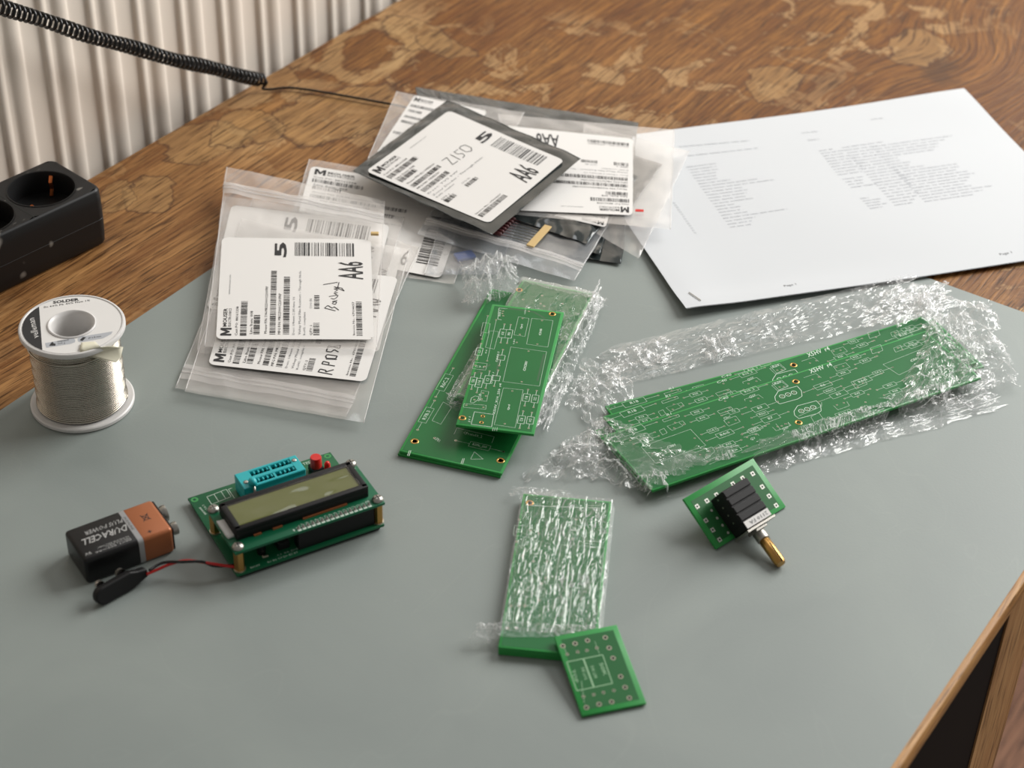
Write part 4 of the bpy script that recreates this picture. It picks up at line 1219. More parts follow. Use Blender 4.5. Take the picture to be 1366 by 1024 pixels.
for k, (oo, lab) in enumerate(offs):
    z = 0.5 + 1.7 * k
    if oo is None: fr = Frame(Vector((frT.O.x, frT.O.y, z)), frT.e1, frT.e2)
    elif k == 0:
        q = P(*oo, z + 1.6); fr = Frame(Vector((q.x, q.y, z)), frT.e1, frT.e2)
        fr.O = fr.O - frT.e2 * 0.5 + frT.e1 * .5
    else:
        q = P(*oo, z + 1.6); e1 = (P(*(c5(1000, 190) if k == 1 else c5(730, 262)), z + 1.6) - q).normalized()
        fr = Frame(Vector((q.x, q.y, z)), e1, Vector((-e1.y, e1.x, 0))); fr.O = fr.O - fr.e2 * Hl
    bo = board('circuit_board', lab, 'circuit board', 'long boards fanned out on cling film', fr, Wl, Hl, 1.6, 1.0)
    if k == 3:
        IT = long_ink(fr); frTop = fr
        mh = [IT.p((712, 341)), IT.p((720, 458))]
    if k:
        base = (IT if k == 3 else None)
        if base is None: long_todo = globals().setdefault('long_todo', []); long_todo.append(bo)
        else:
            for tgt in [bo] + long_todo:
                IT.build('silkscreen', M['silk'], tgt, z=1.68); pads(tgt, IT.holes, 1.69, .45)
                for c in mh: mount_hole(tgt, c, 1.62, 2.0)
                for sh in (0,):
                    q = Ink(); a = IT.p((692, 480)); q.line(a, (a[0] + .8, 3), .25); a = IT.p((733, 318)); q.line(a, (a[0] - .6, Hl - 1.2), .8); a = IT.p((700, 478)); q.line(a, (a[0] + .5, 1.2), 1.2)
                    q.build('track', M['dtrace'], tgt, z=1.66)

# -- wrapped board in the foreground
for k in range(3):
    fr, wd, hh = frame_tl((698, 658), (811, 665), 5.4, 110.5, -2.6)
    z = 0.3 + 1.75 * k; fr.O.z = z
    bo = board('circuit_board', ('bottom', 'middle', 'uppermost')[k] + ' board of the film-wrapped stack in the foreground', 'circuit board', 'film-wrapped boards in the foreground', fr, 45.5, hh, 1.6, 1.2, pour='pour')
    if k == 2:
        cw = lambda a, b_: (600 + a * .3712, 600 + b_ * .3711)
        I = BoardInk(fr, cw, 1.65)
        I.quad_([(400, 340), (555, 350), (540, 500), (375, 490)]); I.quad_([(340, 560), (410, 565), (400, 640), (330, 630)]); I.quad_([(490, 200), (550, 200), (545, 330), (480, 325)])
        for a, b_ in (((290, 290), (262, 380)), ((320, 300), (300, 400)), ((350, 400), (345, 460)), ((290, 440), (270, 560)), ((330, 480), (320, 540)), ((455, 250), (440, 320)), ((250, 560), (240, 640)), ((220, 560), (208, 640)), ((250, 250), (240, 330))):
            I.res(a, b_, 'R5', .45, 4)
        I.path([I.p(q) for q in ((290, 200), (560, 210))], .25); I.path([I.p(q) for q in ((420, 540), (410, 640))], .25); I.path([I.p(q) for q in ((440, 500), (425, 640))], .25)
        I.build('silkscreen', M['silk'], bo, z=1.68); pads(bo, I.holes, 1.69)
        mount_hole(bo, I.p((287, 190)), 1.62, 2.0)
wrapB = fr

# -- small square board leaning on it
O = P(776, 957, 0.4); zb = 7.6
e1 = P(862, 940, 0.4) - O; e2 = P(739, 851, zb) - O
sb_fr = Frame(O, e1, e2); sw, sh_ = e1.length, e2.length
sb = board('adapter_board', 'small green board with a ring of pads leaning on the wrapped boards', 'circuit board', None, sb_fr, sw, sh_, 1.6, 2.6, pour='pour_small')
cs = lambda a, b_: (720 + a * .1465, 820 + b_ * .1465)
I = BoardInk(sb_fr, cs, 1.65)
I.quad_([(245, 428), (573, 362), (662, 622), (338, 690)], .45); I.line(I.p((398, 400)), I.p((492, 655)), .8)
I.line(I.p((500, 240)), I.p((545, 355)), .25); I.line(I.p((225, 300)), I.p((250, 360)), .25); I.line(I.p((380, 600)), I.p((405, 800)), .25)
for t, a, b_, u_ in (('TOP', (290, 500), (325, 620), (318, 492)), ('50K LOG', (375, 480), (410, 590), (403, 472)), ('50K LIN', (460, 465), (500, 575), (488, 458)), ('50K', (540, 440), (585, 555), (572, 432))): I.txt(t, a, b_, u_, .01)
I.build('silkscreen', M['silk_dim'], sb, z=1.68)
big = Ink(); bh = Ink()
for q in ((210, 282), (322, 260), (435, 232), (597, 205), (632, 300), (668, 392), (737, 560), (777, 658), (816, 755), (425, 842), (540, 812), (655, 790)):
    c = I.p(q); big.disc(c, 1.25, 14, .75); bh.disc(c, .76, 10)
for q in ((250, 358), (345, 336), (430, 322), (520, 300), (398, 742), (492, 725), (580, 706), (675, 688)):
    c = I.p(q); big.disc(c, .8, 12, .45); bh.disc(c, .46, 8)
big.build('solder_pads', M['tin'], sb, z=1.69, stuff=True); bh.build('drill_holes', M['hole'], sb, z=1.7, stuff=True)


# ================================================================== CLING FILM
def crump(x, y, s, seed, sharp=1.0):
    h = 0
    for k, (f, a) in enumerate(((1.0, 1.0), (2.1, .55), (4.3, .3), (8.5, .14))):
        h += a * (0.55 - abs(noise.noise(Vector((x / s * f + seed * 3.7, y / s * f * .8, seed + k * 9.1)))) * 2.2 * sharp)
    return h


def film(parent, name, q, n, amp, s, seed, base=None, mat='film', jag=0.03, floor_z=0.15, tent=0.0, smooth=False, stretch=(1, 1), hfun=None, clip=None):
    """crumpled sheet over the quad q (world points), ragged outline"""
    b = MB(); nx, ny = n
    keep = {}
    ctr = bil(q, .5, .5)

    def fn(u, v):
        eu = noise.noise(Vector((v * 7, seed, 1.3))) * jag + noise.noise(Vector((v * 22, seed, 4.3))) * jag * .6
        ev = noise.noise(Vector((u * 7, seed, 7.7))) * jag + noise.noise(Vector((u * 22, seed, 9.7))) * jag * .6
        uu = u + eu * (2 * u - 1) + 0.006 * noise.noise(Vector((u * 40, v * 40, seed))); vv = v + ev * (2 * v - 1) + 0.006 * noise.noise(Vector((u * 40, v * 40, seed + 5)))
        p = bil(q, uu, vv)
        e = min(1.0, min(u, 1 - u, v, 1 - v) / .15)
        du, dv = uu * (q[1] - q[0]).length, vv * (q[3] - q[0]).length
        c = crump(du * stretch[0], dv * stretch[1], s, seed)
        z = amp * (c * .8 + .35) + tent * (math.sin(math.pi * min(max(u, 0), 1)) * math.sin(math.pi * min(max(v, 0), 1))) ** .7
        if hfun: z += hfun(p)
        lo = floor_z + (base(p) if base else 0)
        zz = max(p.z + z * (.35 + .65 * e), lo + 0.08 * abs(c))
        jit = amp * .28
        return Vector((p.x + jit * noise.noise(Vector((du / s * 3, dv / s * 3, seed + 20))), p.y + jit * noise.noise(Vector((du / s * 3, dv / s * 3, seed + 30))), zz))
    b.grid(fn, nx, ny)
    return b.build(name, M[mat], parent, smooth=smooth, world=True)


def inrect(fr, p, w, h, pad=0.0):
    l = fr.loc(p); return -pad <= l.x <= w + pad and -pad <= l.y <= h + pad


def base_long(p): return 7.9 if inrect(frTop, p, Wl, Hl, 1.0) else (6.2 if inrect(frTop, p, Wl, Hl + 14, 1.5) else 0)


fl1 = thing('cling_film', Frame((150, 800, 0)), 'crumpled clear cling film opened out around the long boards', 'plastic film')
# under and behind the boards: almost smooth
film(fl1, 'rear_sheet', quad((806, 520, 1), (1290, 405, 1), (1215, 365, 4), (812, 462, 1)), (90, 34), .9, 20, 2, mat='film_flat', jag=.05, smooth=False)
film(fl1, 'front_sheet', quad((880, 668, .5), (1345, 545, .5), (1300, 505, .5), (868, 640, .5)), (90, 20), 1.0, 18, 3, mat='film_flat', jag=.07)
# left crumples
film(fl1, 'left_crumple', quad((742, 612, 1), (862, 664, 1), (940, 622, 3), (800, 560, 3)), (70, 44), 7.5, 19, 4, base=base_long, jag=.12)
film(fl1, 'left_crumple', quad((700, 640, .5), (800, 640, 1), (800, 575, 2), (760, 585, 1)), (50, 34), 4.5, 17, 5, jag=.15)
film(fl1, 'left_crumple', quad((775, 560, 1), (815, 585, 1), (850, 512, 2), (776, 478, 2)), (44, 44), 6.5, 16, 6, jag=.14)
film(fl1, 'left_crumple', quad((752, 545, .3), (790, 545, .3), (800, 500, 1), (762, 502, .5)), (36, 24), 2.5, 14, 7, mat='film_flat', jag=.2)
film(fl1, 'left_crumple', quad((850, 652, 1), (985, 622, 1), (975, 592, 8), (850, 608, 8)), (80, 30), 3.0, 16, 8, base=base_long, jag=.12)
film(fl1, 'rear_crumple', quad((800, 505, 1), (900, 480, 1), (885, 450, 1), (805, 470, 1)), (50, 26), 3.2, 14, 9, jag=.16)
film(fl1, 'rear_crumple', quad((942, 482, 1), (985, 474, 1), (975, 443, 1.5), (940, 446, 1)), (26, 26), 4.5, 13, 10, jag=.12)
# right crumples over the board ends
film(fl1, 'right_crumple', quad((1195, 540, 7), (1320, 500, 7), (1290, 420, 8), (1245, 425, 9)), (64, 64), 6.5, 23, 11, base=base_long, jag=.1)
film(fl1, 'right_crumple', quad((1160, 560, 1), (1330, 545, 1), (1320, 505, 2), (1190, 535, 2)), (70, 34), 7, 20, 12, base=base_long, jag=.12)
film(fl1, 'right_crumple', quad((1275, 520, 3), (1355, 520, 1), (1345, 465, 1), (1262, 440, 6)), (48, 48), 9, 20, 13, jag=.14)
film(fl1, 'right_crumple', quad((1235, 445, 8), (1335, 470, 2), (1322, 402, 2), (1210, 395, 4)), (60, 44), 8, 22, 14, jag=.12)
film(fl1, 'right_crumple', quad((1150, 440, 7), (1260, 425, 8), (1262, 378, 3), (1180, 388, 3)), (56, 34), 5, 20, 15, base=base_long, jag=.14)
film(fl1, 'front_crumple', quad((1010, 640, .5), (1180, 570, .5), (1160, 548, 3), (1000, 600, 3)), (80, 22), 3.2, 19, 16, base=base_long, jag=.14)

fl2 = thing('cling_film', Frame((10, 830, 0)), 'cling film wrapped round the centre stack, bunched up behind it', 'plastic film')


def zip2(p): return 9.9 if inrect(wrapA, p, 43.5, 119, 1.2) else (3.7 if False else 0)


film(fl2, 'bunched_end', quad((624, 412, 2), (690, 395, 3), (688, 350, 7), (617, 362, 5)), (60, 60), 8.5, 10, 21, jag=.12, tent=10)
film(fl2, 'top_layer', [wrapA.w(-1.5, -2, 2.2), wrapA.w(45.5, -2, 2.2), wrapA.w(46, 120.5, 2.2), wrapA.w(-1.5, 121, 2.2)], (70, 130), .9, 16, 22, mat='film_tight', jag=.01, stretch=(1.6, .55), base=zip2)
film(fl2, 'side_crumple', [wrapA.w(43, -2, -3), wrapA.w(54, -2, -5.5), wrapA.w(50, 122, -5.5), wrapA.w(43, 122, 1)], (26, 130), 3.6, 9, 23, jag=.12, base=zip2)
film(fl2, 'side_crumple', [wrapA.w(-6, 0, -1.5), wrapA.w(1, -2, 1), wrapA.w(1, 80, 1), wrapA.w(-5, 84, -3)], (18, 90), 1.8, 8, 24, jag=.12, mat='film_flat', base=lambda p: 3.8)
film(fl2, 'end_crumple', [wrapA.w(-4, -9, -1.5), wrapA.w(46, -9, -1.5), wrapA.w(46, 1, 1.5), wrapA.w(-2, 1, 1.5)], (64, 22), 2.4, 8, 25, jag=.15, base=lambda p: 3.8)
film(fl2, 'end_crumple', [wrapA.w(-2, 115, -1), wrapA.w(50, 113, -2), wrapA.w(50, 126, -5), wrapA.w(-2, 126, -5)], (64, 22), 2.6, 8, 26, jag=.12, base=zip2)
film(fl2, 'side_crumple', quad((704, 572, 1), (720, 565, 1), (748, 478, 2), (730, 474, 3)), (26, 60), 4, 11, 27, jag=.12)

fl3 = thing('cling_film', Frame((25, 670, 0)), 'clear film stretched tight in lengthwise wrinkles over the foreground boards', 'plastic film')


def zip3(p): return 5.6 if inrect(wrapB, p, 45.5, 113, .8) else 0


hB = 112
film(fl3, 'top_layer', [wrapB.w(-.8, 10, 1.95), wrapB.w(46.3, 14, 1.95), wrapB.w(46.3, hB, 1.95), wrapB.w(-.8, hB + 1, 1.95)], (110, 150), .7, 9, 31, mat='film_tight', jag=.006, stretch=(2.0, .45), base=zip3)
film(fl3, 'side_crumple', [wrapB.w(45.3, 8, 1), wrapB.w(47.5, 8, -3.8), wrapB.w(47.3, hB, -3.8), wrapB.w(45.3, hB, 1)], (8, 110), .8, 5, 32, jag=.02, mat='film_tight')
film(fl3, 'end_crumple', [wrapB.w(-5, 6, -1), wrapB.w(45, 12, 1.5), wrapB.w(46, 19, 2.2), wrapB.w(-3, 16, 2.0)], (80, 20), 1.9, 8, 33, jag=.1, base=zip3)
film(fl3, 'loose_end', quad((620, 862, 1), (668, 860, 1), (668, 838, 5), (640, 832, 6)), (34, 22), 5.0, 8, 34, jag=.2)
film(fl3, 'loose_end', quad((678, 662, 3), (760, 668, 6), (757, 655, 6), (690, 650, 3)), (50, 12), 1.5, 7, 35, jag=.2)

# ================================================================== POTENTIOMETER BOARD
zt_ = 17
Bq = P(956, 732, 1.0); Rq = P(1048.5, 675.5, 1.0); Lq__ = P(910, 666, zt_)
pf_ = Frame(Bq, Rq - Bq, Lq__ - Bq)           # x along the front edge, y up the slope, z out of the board
pw_, ph_ = (Rq - Bq).length, (Lq__ - Bq).length
pot = thing('potentiometer', pf_, 'black multi-gang potentiometer with brass shaft on a tilted green board', 'potentiometer')
MB().rbox(0, pw_, 0, ph_, -1.6, 0, .25, 2).build('substrate', M['pcb'], pot, smooth=True, ang=40)
MB().rbox(3, pw_ - 3, 2.5, ph_ - 3, -.3, .05, .04, 1).build('copper_pour', M['pour_small'], pot)
cq = lambda a, b_: (880 + a * .166, 600 + b_ * .166)
I = BoardInk(pf_, cq, .1)
sq = Ink(); sh2 = Ink()
for q in ((748, 190), (825, 295), (880, 370), (937, 445), (302, 453), (380, 408), (458, 360), (590, 272), (668, 226), (372, 566), (427, 642), (482, 720)):
    c = I.p(q); a = 1.15
    sq.rect(c[0] - a, c[0] + a, c[1] - a, c[1] + a); sh2.disc(c, .55, 10)
for q in ((417, 485), (462, 547), (505, 604), (550, 664)):
    sq.disc(I.p(q), .75, 10)
sq.build('solder_pads', M['tin'] if False else plain('solder_tinned_pad', srgb(214, 216, 206), 0.45, metal=.3), pot, z=.1, stuff=True)
sh2.build('drill_holes', M['hole'], pot, z=.13, stuff=True)
# body: corner of the top face nearest the left, seen at height hb above the board
hb = 15.0
u0 = pf_.un(*cq(500, 335), hb); u1 = pf_.un(*cq(700, 212), hb); u2 = pf_.un(*cq(715, 655), hb)
bx0, bx1 = u0.x, u1.x; by1 = (u0.y + u1.y) / 2; by0 = u2.y
gangs = 4; gl = (by1 - (by0 + 5.5)) / gangs
bd_ = MB().rbox(bx0, bx1, by0 + 5.0, by1, 2.0, hb - .8, .4, 1).build('body', M['black'], pot)
for g in range(gangs):
    ya = by0 + 5.5 + g * gl
    o = MB().rbox(bx0 + .2, bx1 - .2, ya + .5, ya + gl - .5, hb - 1.2, hb, .35, 2).build('gang_cover', M['black'], bd_)
    MB().cyl((bx0 - .15, ya + gl / 2, hb * .55), (bx0 + .3, ya + gl / 2, hb * .55), .55, 10).build('rivet', M['steel'], bd_)
    for t in (0, 1, 2): MB().cyl((bx0 + 2 + t * 3.2, ya + gl / 2, -2.6), (bx0 + 2 + t * 3.2, ya + gl / 2, 2.4), .4, 8).build('terminal_pin', M['steel'], bd_)
pl_ = MB().rbox(bx0 + .3, bx1 - .3, by0 + 1.2, by0 + 5.6, 2.0, hb + .1, .25, 1).build('end_gang', M['black'], pot)
MB().box(bx0 + .5, bx1 - .5, by0 + 1.4, by0 + 5.3, hb + .1, hb + .15).build('paper_label', M['label'], pot)
Ink().text('2110 FA', (bx1 - 2, by0 + 4.3), (bx0 + 3.5, by0 + 4.3), (0, -2.0)).build('lettering', M['grey_ink'], pot, z=hb + .27)
MB().rbox(bx0 - .6, bx1 + 1, by0 - .6, by0 + .8, 1.5, hb + .5, .2, 1).build('mounting_plate', M['steel'], pot)
cx_ = (bx0 + bx1) / 2; tip = pf_.loc(P(1042, 752, 2.9))
zsft = hb / 2 + 1.5
MB().rbox(cx_ - 4, cx_ + 4, by0 - 2.2, by0 - .6, zsft - 3.5, zsft + 5, .3, 1).build('locating_tab', M['steel'], pot)


def shaft_pt(t):
    a = Vector((cx_, by0 - .5, zsft)); return a.lerp(Vector((tip.x, tip.y, tip.z)), t)


bush = MB(); L_ = (shaft_pt(1) - shaft_pt(0)).length
ptsb = []; rb = []
for k in range(25):
    t = k / 24 * .33; ptsb.append(shaft_pt(t)); rb.append(3.5 if k % 2 else 3.15)
bush.tube(ptsb, rb, 20).build('threaded_bushing', M['steel'], pot, smooth=True)
MB().tube([shaft_pt(.3), shaft_pt(.34), shaft_pt(.36), shaft_pt(.94), shaft_pt(1.0)], [2.5, 2.6, 2.95, 2.95, 2.4], 24).build('shaft', M['brass'], pot, smooth=True, ang=50)
sdir = (shaft_pt(1) - shaft_pt(0)).normalized(); sd = sdir.cross(Vector((1, 0, 0))).normalized()
if sd.z < 0: sd = -sd
MB().tube([shaft_pt(.5) + sd * 2.72, shaft_pt(1.003) + sd * 2.72], .42, 6).build('slot', M['hole'], pot)

# ================================================================== COMPONENT TESTER
tf = flat_frame((-129.93, 661.25), 0.5322, 0)
te = thing('component_tester', tf, 'green component tester with a character display and turquoise socket', 'electronic tester')
lo = MB().rbox(-3, 77, -3.3, 61.3, 2.0, 3.6, .3, 2).build('main_board', plain('dark_green_board', srgb(18, 92, 58), .36, spec=.3, coat=.05), te, smooth=True, ang=40)
MB().rbox(-1, 75, -2.4, 24, .2, 2.0, .3, 1).build('battery_pad', M['black'], te)
for x_, y_ in ((73.5, 58), (-.5, 58), (73.5, 2), (0, 2)): MB().lathe([(1.7, 0.0), (1.7, 2.1)], (x_, y_), 14).build('foot', M['steel'], te)
up = MB().rbox(-3, 77.5, -3.5, 33.5, 16.4, 18.0, .3, 2).build('display_board', plain('display_board_green', srgb(16, 96, 64), .36, spec=.3, coat=.05), te, smooth=True, ang=40)
bz = MB()
bz.rbox(1.2, 72.2, 4.2, 26.6, 18, 22.6, .5, 2)
bz.rbox(1.2, 72.2, 4.2, 7.2, 22, 25.0, .5, 2); bz.rbox(1.2, 72.2, 23.4, 26.6, 22, 25.0, .5, 2); bz.rbox(1.2, 4.4, 4.6, 26, 22, 25.0, .5, 2); bz.rbox(69, 72.2, 4.6, 26, 22, 25.0, .5, 2)
bzo = bz.build('bezel', M['black'], te, smooth=True, ang=40)
for a, b_ in ((10, 14), (20, 25), (36, 60)):
    MB().box(a, b_, 3.4, 4.4, 18, 18.9).build('bezel_tab', M['copper'], bzo)
MB().rbox(4.4, 69, 7.2, 23.4, 22.5, 24.2, .2, 1).build('glass', M['lcd'], te)
M['shield'] = film_mat('protective_film', 0.015, .2, .06, bump=.05, bscale=30, gloss=.7)
b = MB().grid(lambda u, v: (4.2 + u * 65.4, 6.8 + v * 17, 24.9 + 1.1 * math.exp(-((u - .1) * 7) ** 2) * (1 - v) + .35 * noise.noise(Vector((u * 6, v * 3, 2)))), 40, 14)
b.build('protective_film', M['shield'], te, smooth=True)
MB().rbox(-2.0, 2.4, 7.5, 21, 18, 19.4, .2, 1).build('backlight', M['white'], te)
MB().prism([(-2.2, 9), (1.2, 7.6), (1.2, 20), (-2.4, 21)], 18, 19.6).build('backlight_tab', M['white'], te)
for x_, y_ in ((0, 0), (75, 0), (0, 31), (75, 31)):
    pr6 = [(2.7 * math.cos(math.pi / 3 * k), 2.7 * math.sin(math.pi / 3 * k)) for k in range(6)]
    so = MB().prism([(x_ + a, y_ + b_) for a, b_ in pr6], 3.6, 16.4).build('standoff', M['brass'], te)
    MB().lathe([(2.9, 18), (2.9, 18.5), (2.5, 19.5), (1.2, 20), (1e-4, 20)], (x_, y_), 20).build('screw', M['steel'], te, smooth=True)
    MB().box(x_ - 1.7, x_ + 1.7, y_ - .25, y_ + .25, 19.95, 20.06).box(x_ - .25, x_ + .25, y_ - 1.7, y_ + 1.7, 19.95, 20.06).build('screw_slot', M['hole'], te)
    MB().lathe([(3, 3.6), (3, 4.3), (2.4, 4.4)], (x_, y_), 18).build('washer', M['tin'], te)
MB().rbox(31, 72.5, -1.2, 4.5, 3.6, 16.4, .3, 1).build('header_block', M['black'], te)
sil = Ink()
for k in range(16):
    x_ = 31.5 + k * 2.54
    MB().lathe([(1.05, 18.0), (.55, 18.7), (.18, 19.9), (1e-4, 20)], (x_, -1.2), 10).build('solder_joint', M['white'] if False else M['steel'], up, smooth=True)
    sil.rect(x_ - .9, x_ + .9, -3.1, -.2)
sil.text('16', (69, .6), (71, .6), (0, 1.3)).text('1', (28.6, -2), (29.3, -2), (0, 1.5))
for k in range(1, 16): sil.text(str(k + 1) if k < 9 else str(k), (30.8 + k * 2.54, .5), (32.0 + k * 2.54, .5), (0, .9))
sil.build('pad_print', M['silk'], up, z=18.04)
# lower board print and parts
lt = Ink()
lt.path([(6, 57.5), (17, 58.5), (17, 52), (6, 51)], .3, True); lt.path([(10, 58), (10, 51.5)], .3); lt.path([(14, 58), (14, 51.5)], .3); lt.path([(20, 58), (18, 58), (18, 50)], .3)
lt.text('LY2B1/7', (1.4, 52.5), (2.2, 44), (1.1, .1)).text('844088', (-.8, 51.5), (0, 45), (1.1, .1)).text('TEST', (60, 57.5), (65.5, 57.5), (0, 2))
lt.text('DC9V', (5, -2.2), (10, -2.2), (0, 1.2)).text('R1 R2 C3 D1 R5 R7', (14, -2.4), (30, -2.4), (0, 1.2)).text('S1 S2 D4', (20, 0), (31, 0), (0, 1.1))
lt.build('board_print', M['silk'], lo, z=3.66, stuff=True)
MB().rbox(8, 12, 36, 42, 3.6, 6, .3, 1).build('crystal', M['steel'], te); MB().rbox(3, 6, 36, 41, 3.6, 5.4, .3, 1).build('regulator', M['tin'], te)
MB().rbox(22, 28, 3, 12, 3.6, 8, .3, 1).build('chip', M['black'], te); MB().lathe([(2.2, 3.6), (2.2, 9), (1.8, 9.3)], (14, 6), 16).build('capacitor', M['black_gloss'], te)
MB().rbox(13, 16, 1.5, 3, 3.6, 4.6, .2, 1).build('chip_resistor', M['tin'], te)
# zero-force socket
zf = MB()
zf.rbox(21, 55, 42.8, 56, 3.6, 11.6, .5, 2)
zx0, zx1, zy0, zy1 = 21, 55, 42.8, 56
for (a, b_, c, d) in ((zx0, 28.5, zy0, zy1), (50.5, zx1, zy0, zy1), (28, 51, zy0, 44.6), (28, 51, 54.2, zy1), (28, 51, 48.1, 50.7)): zf.rbox(a, b_, c, d, 11, 14, .35, 1)
for yc in (46.3, 52.5):
    zf.box(38.8, 39.9, yc - 1.9, yc + 1.9, 11, 13.8)
    for k in range(9):
        if k != 4: zf.box(30.4 + k * 2.4, 31.2 + k * 2.4, yc - .2, yc + 1.9, 11, 13.5)
zo = zf.build('test_socket', M['teal'], te, smooth=True, ang=35)
for yc in (46.3, 52.5): MB().box(28.5, 50.5, yc - 1.7, yc + 1.7, 11.5, 11.75).build('contact_row', M['hole'], zo)
for x_, y_ in ((24, 47.5), (52.6, 52)): MB().lathe([(1.3, 14), (1.3, 14.25), (.6, 14.45), (1e-4, 14.4)], (x_, y_), 14).build('rivet', M['steel'], zo, smooth=True)
MB().tube([(26, 43.5, 8), (26.3, 42.0, 8), (26.3, 41.6, 10), (26.5, 43.3, 13.5)], .7, 8).build('lever', M['steel'], zo, smooth=True)
b = MB().ball((26.5, 44.6, 15.4), 2.2, 10, (1, 1.25, 1)); b.build('lever_knob', M['teal'], zo, smooth=True)
# button and led
MB().rbox(60.5, 67, 46.8, 53.3, 3.6, 7.4, .4, 1).build('switch_base', M['black'], te)
MB().lathe([(3.0, 7.2), (3.0, 13), (2.7, 13.5), (1e-4, 13.6)], (63.8, 50), 26).build('button_cap', M['red'], te, smooth=True, ang=40)
MB().lathe([(1.9, 3.6), (1.9, 4.6), (1.6, 4.6), (1.6, 7.4), (1.1, 8.8), (1e-4, 9.2)], (69.5, 48.5), 18).build('red_led', M['red'], te, smooth=True)
for x_, y_ in ((74.2, 58.6), (-.3, 58.4)): MB().lathe([(.9, 3.62), (1.9, 3.62), (1.9, 3.66), (.9, 3.66)], (x_, y_), 18, closed=True).build('hole_ring', M['trace'], lo)
# battery leads and snap
c6 = lambda a, b_: (60 + a * .366, 560 + b_ * .366)
M['red_wire'] = plain('red_wire_insulation', srgb(186, 26, 22), .35)
for nm, off, mt in (('red_lead', 0, 'red_wire'), ('black_lead', 1, 'black_gloss')):
    if off: pp = [P(*c6(380, 548), 7), P(*c6(430, 520), 7), P(*c6(500, 517), 9), P(*c6(570, 516), 9), P(*c6(620, 532), 6), P(*c6(690, 528), 4.6)]
    else: pp = [P(*c6(370, 562), 5), P(*c6(410, 545), 5), P(*c6(460, 524), 7), P(*c6(520, 512), 9), P(*c6(600, 522), 8), P(*c6(650, 530), 6), P(*c6(690, 535), 4.6)]
    MB().tube(bez(pp, 8), .75, 8).build(nm, M[mt], te, smooth=True, world=True)
s_a = P(*c6(190, 682), .4); s_b = P(*c6(376, 578), .4)
sf = Frame(Vector((s_a.x, s_a.y, .3)), Vector((s_b.x - s_a.x, s_b.y - s_a.y, 0)), Vector((-.1, .3, .95)))
Ls = Vector((s_b.x - s_a.x, s_b.y - s_a.y, 0)).length
sc_ = thing('tmp', sf, None, None); bpy.data.objects.remove(sc_)
b = MB(); hs = 9.2
outl2 = []
for k in range(13): t = math.pi / 2 + math.pi * k / 12; outl2.append((hs / 2 + hs / 2 * math.cos(t), hs / 2 + hs / 2 * math.sin(t)))
outl2 += [(Ls * .7, 0), (Ls * .84, 1.4), (Ls, 2.4), (Ls, 6.6), (Ls * .84, 7.6), (Ls * .7, hs)]
b.prism(outl2, -2.2, 2.2)
bb_ = MB(); bb_.add([sf.w(*p) for p in b.v], b.f); sno = bb_.build('snap_connector', M['black'], te, world=True)
md = sno.modifiers.new('soft_edges', 'BEVEL'); md.width = .0009; md.segments = 3; md.limit_method = 'ANGLE'
for xk, rr_ in ((Ls * .2, 2.2), (Ls * .6, 2.5)):
    b = MB().lathe([(rr_, 2.0), (rr_, 3.9), (rr_ * .8, 4.3), (rr_ * .6, 3.4)], (xk, hs - .6), 14)
    sgn = 1 if (sf.e3 @ Vector((0, 1, 0))) > 0 else -1
    bb_ = MB().add([sf.w(x, y, z * sgn) for x, y, z in b.v], b.f); bb_.build('snap_terminal', M['steel'], te, world=True)

# ================================================================== BATTERY
bf = flat_frame((-202.32, 650.31), 0.5897, 0)
ba_ = thing('battery', bf, 'black and copper nine-volt block battery lying beside the component tester', 'battery')
BH = 15.6
MB().rbox(0, 29.6, 0, 26, 0.1, BH, 1.9, 4).build('case', plain('black_battery_sleeve', srgb(17, 17, 18), .34, spec=.35), ba_, smooth=True, ang=60)
MB().rbox(29.2, 46.0, 0, 26, 0.1, BH, 1.9, 4).build('copper_end', M['copper'], ba_, smooth=True, ang=60)
# grey band wraps round the case
bnd = MB(); sec = []
for k in range(4):
    cxx, czz = ((24.1, BH - 1.9), (1.9, BH - 1.9), (1.9, 2.0), (24.1, 2.0))[k]
    for j in range(5):
        t = math.pi / 2 * (k + j / 4); sec.append((cxx + 1.98 * math.cos(t), czz + 1.98 * math.sin(t)))
n = len(sec)
bnd.add([(27.9, y, z) for y, z in sec] + [(30.6, y, z) for y, z in sec], [(i, (i + 1) % n, n + (i + 1) % n, n + i) for i in range(n)])
bnd.build('grey_band', M['grey_band'], ba_, smooth=True)
ik = Ink()
bp2 = lambda a, b_: tuple(bf.un(80 + a / 5.464, 650 + b_ / 5.464, BH)[:2])
for t_, a, b_, u_, bo_ in (('DURACELL', (483, 268), (156, 382), (489, 312), .015), ('PLUS POWER', (452, 225), (176, 324), (457, 253), .005)):
    a, b_, u_ = bp2(*a), bp2(*b_), bp2(*u_); ik.text(t_, a, b_, (u_[0] - a[0], u_[1] - a[1]), bo_)
ik.build('brand_lettering', M['pale_text'], ba_, z=BH + .06)
ik = Ink()
for k, (a, b_) in enumerate(((25.5, 9), (25.5, 13), (25.5, 7))): ik.text(('ALKALINE BATTERY', 'MN1604 6LR61', 'BEST BEFORE')[k], (a, 5.2 - k * 1.3 + 1), (b_, 5.2 - k * 1.3 + 1), (0, -.9))
ik.text('9V', (5.4, 5.4), (2.2, 5.4), (0, -2)); ik.build('fine_print', M['pale_text'], ba_, z=BH + .06)
ik = Ink(); ik.text('ALKALINE', (28.6, 20), (28.6, 9), (1.2, 0)); ik.build('band_lettering', M['ink'], ba_, z=BH + .12)
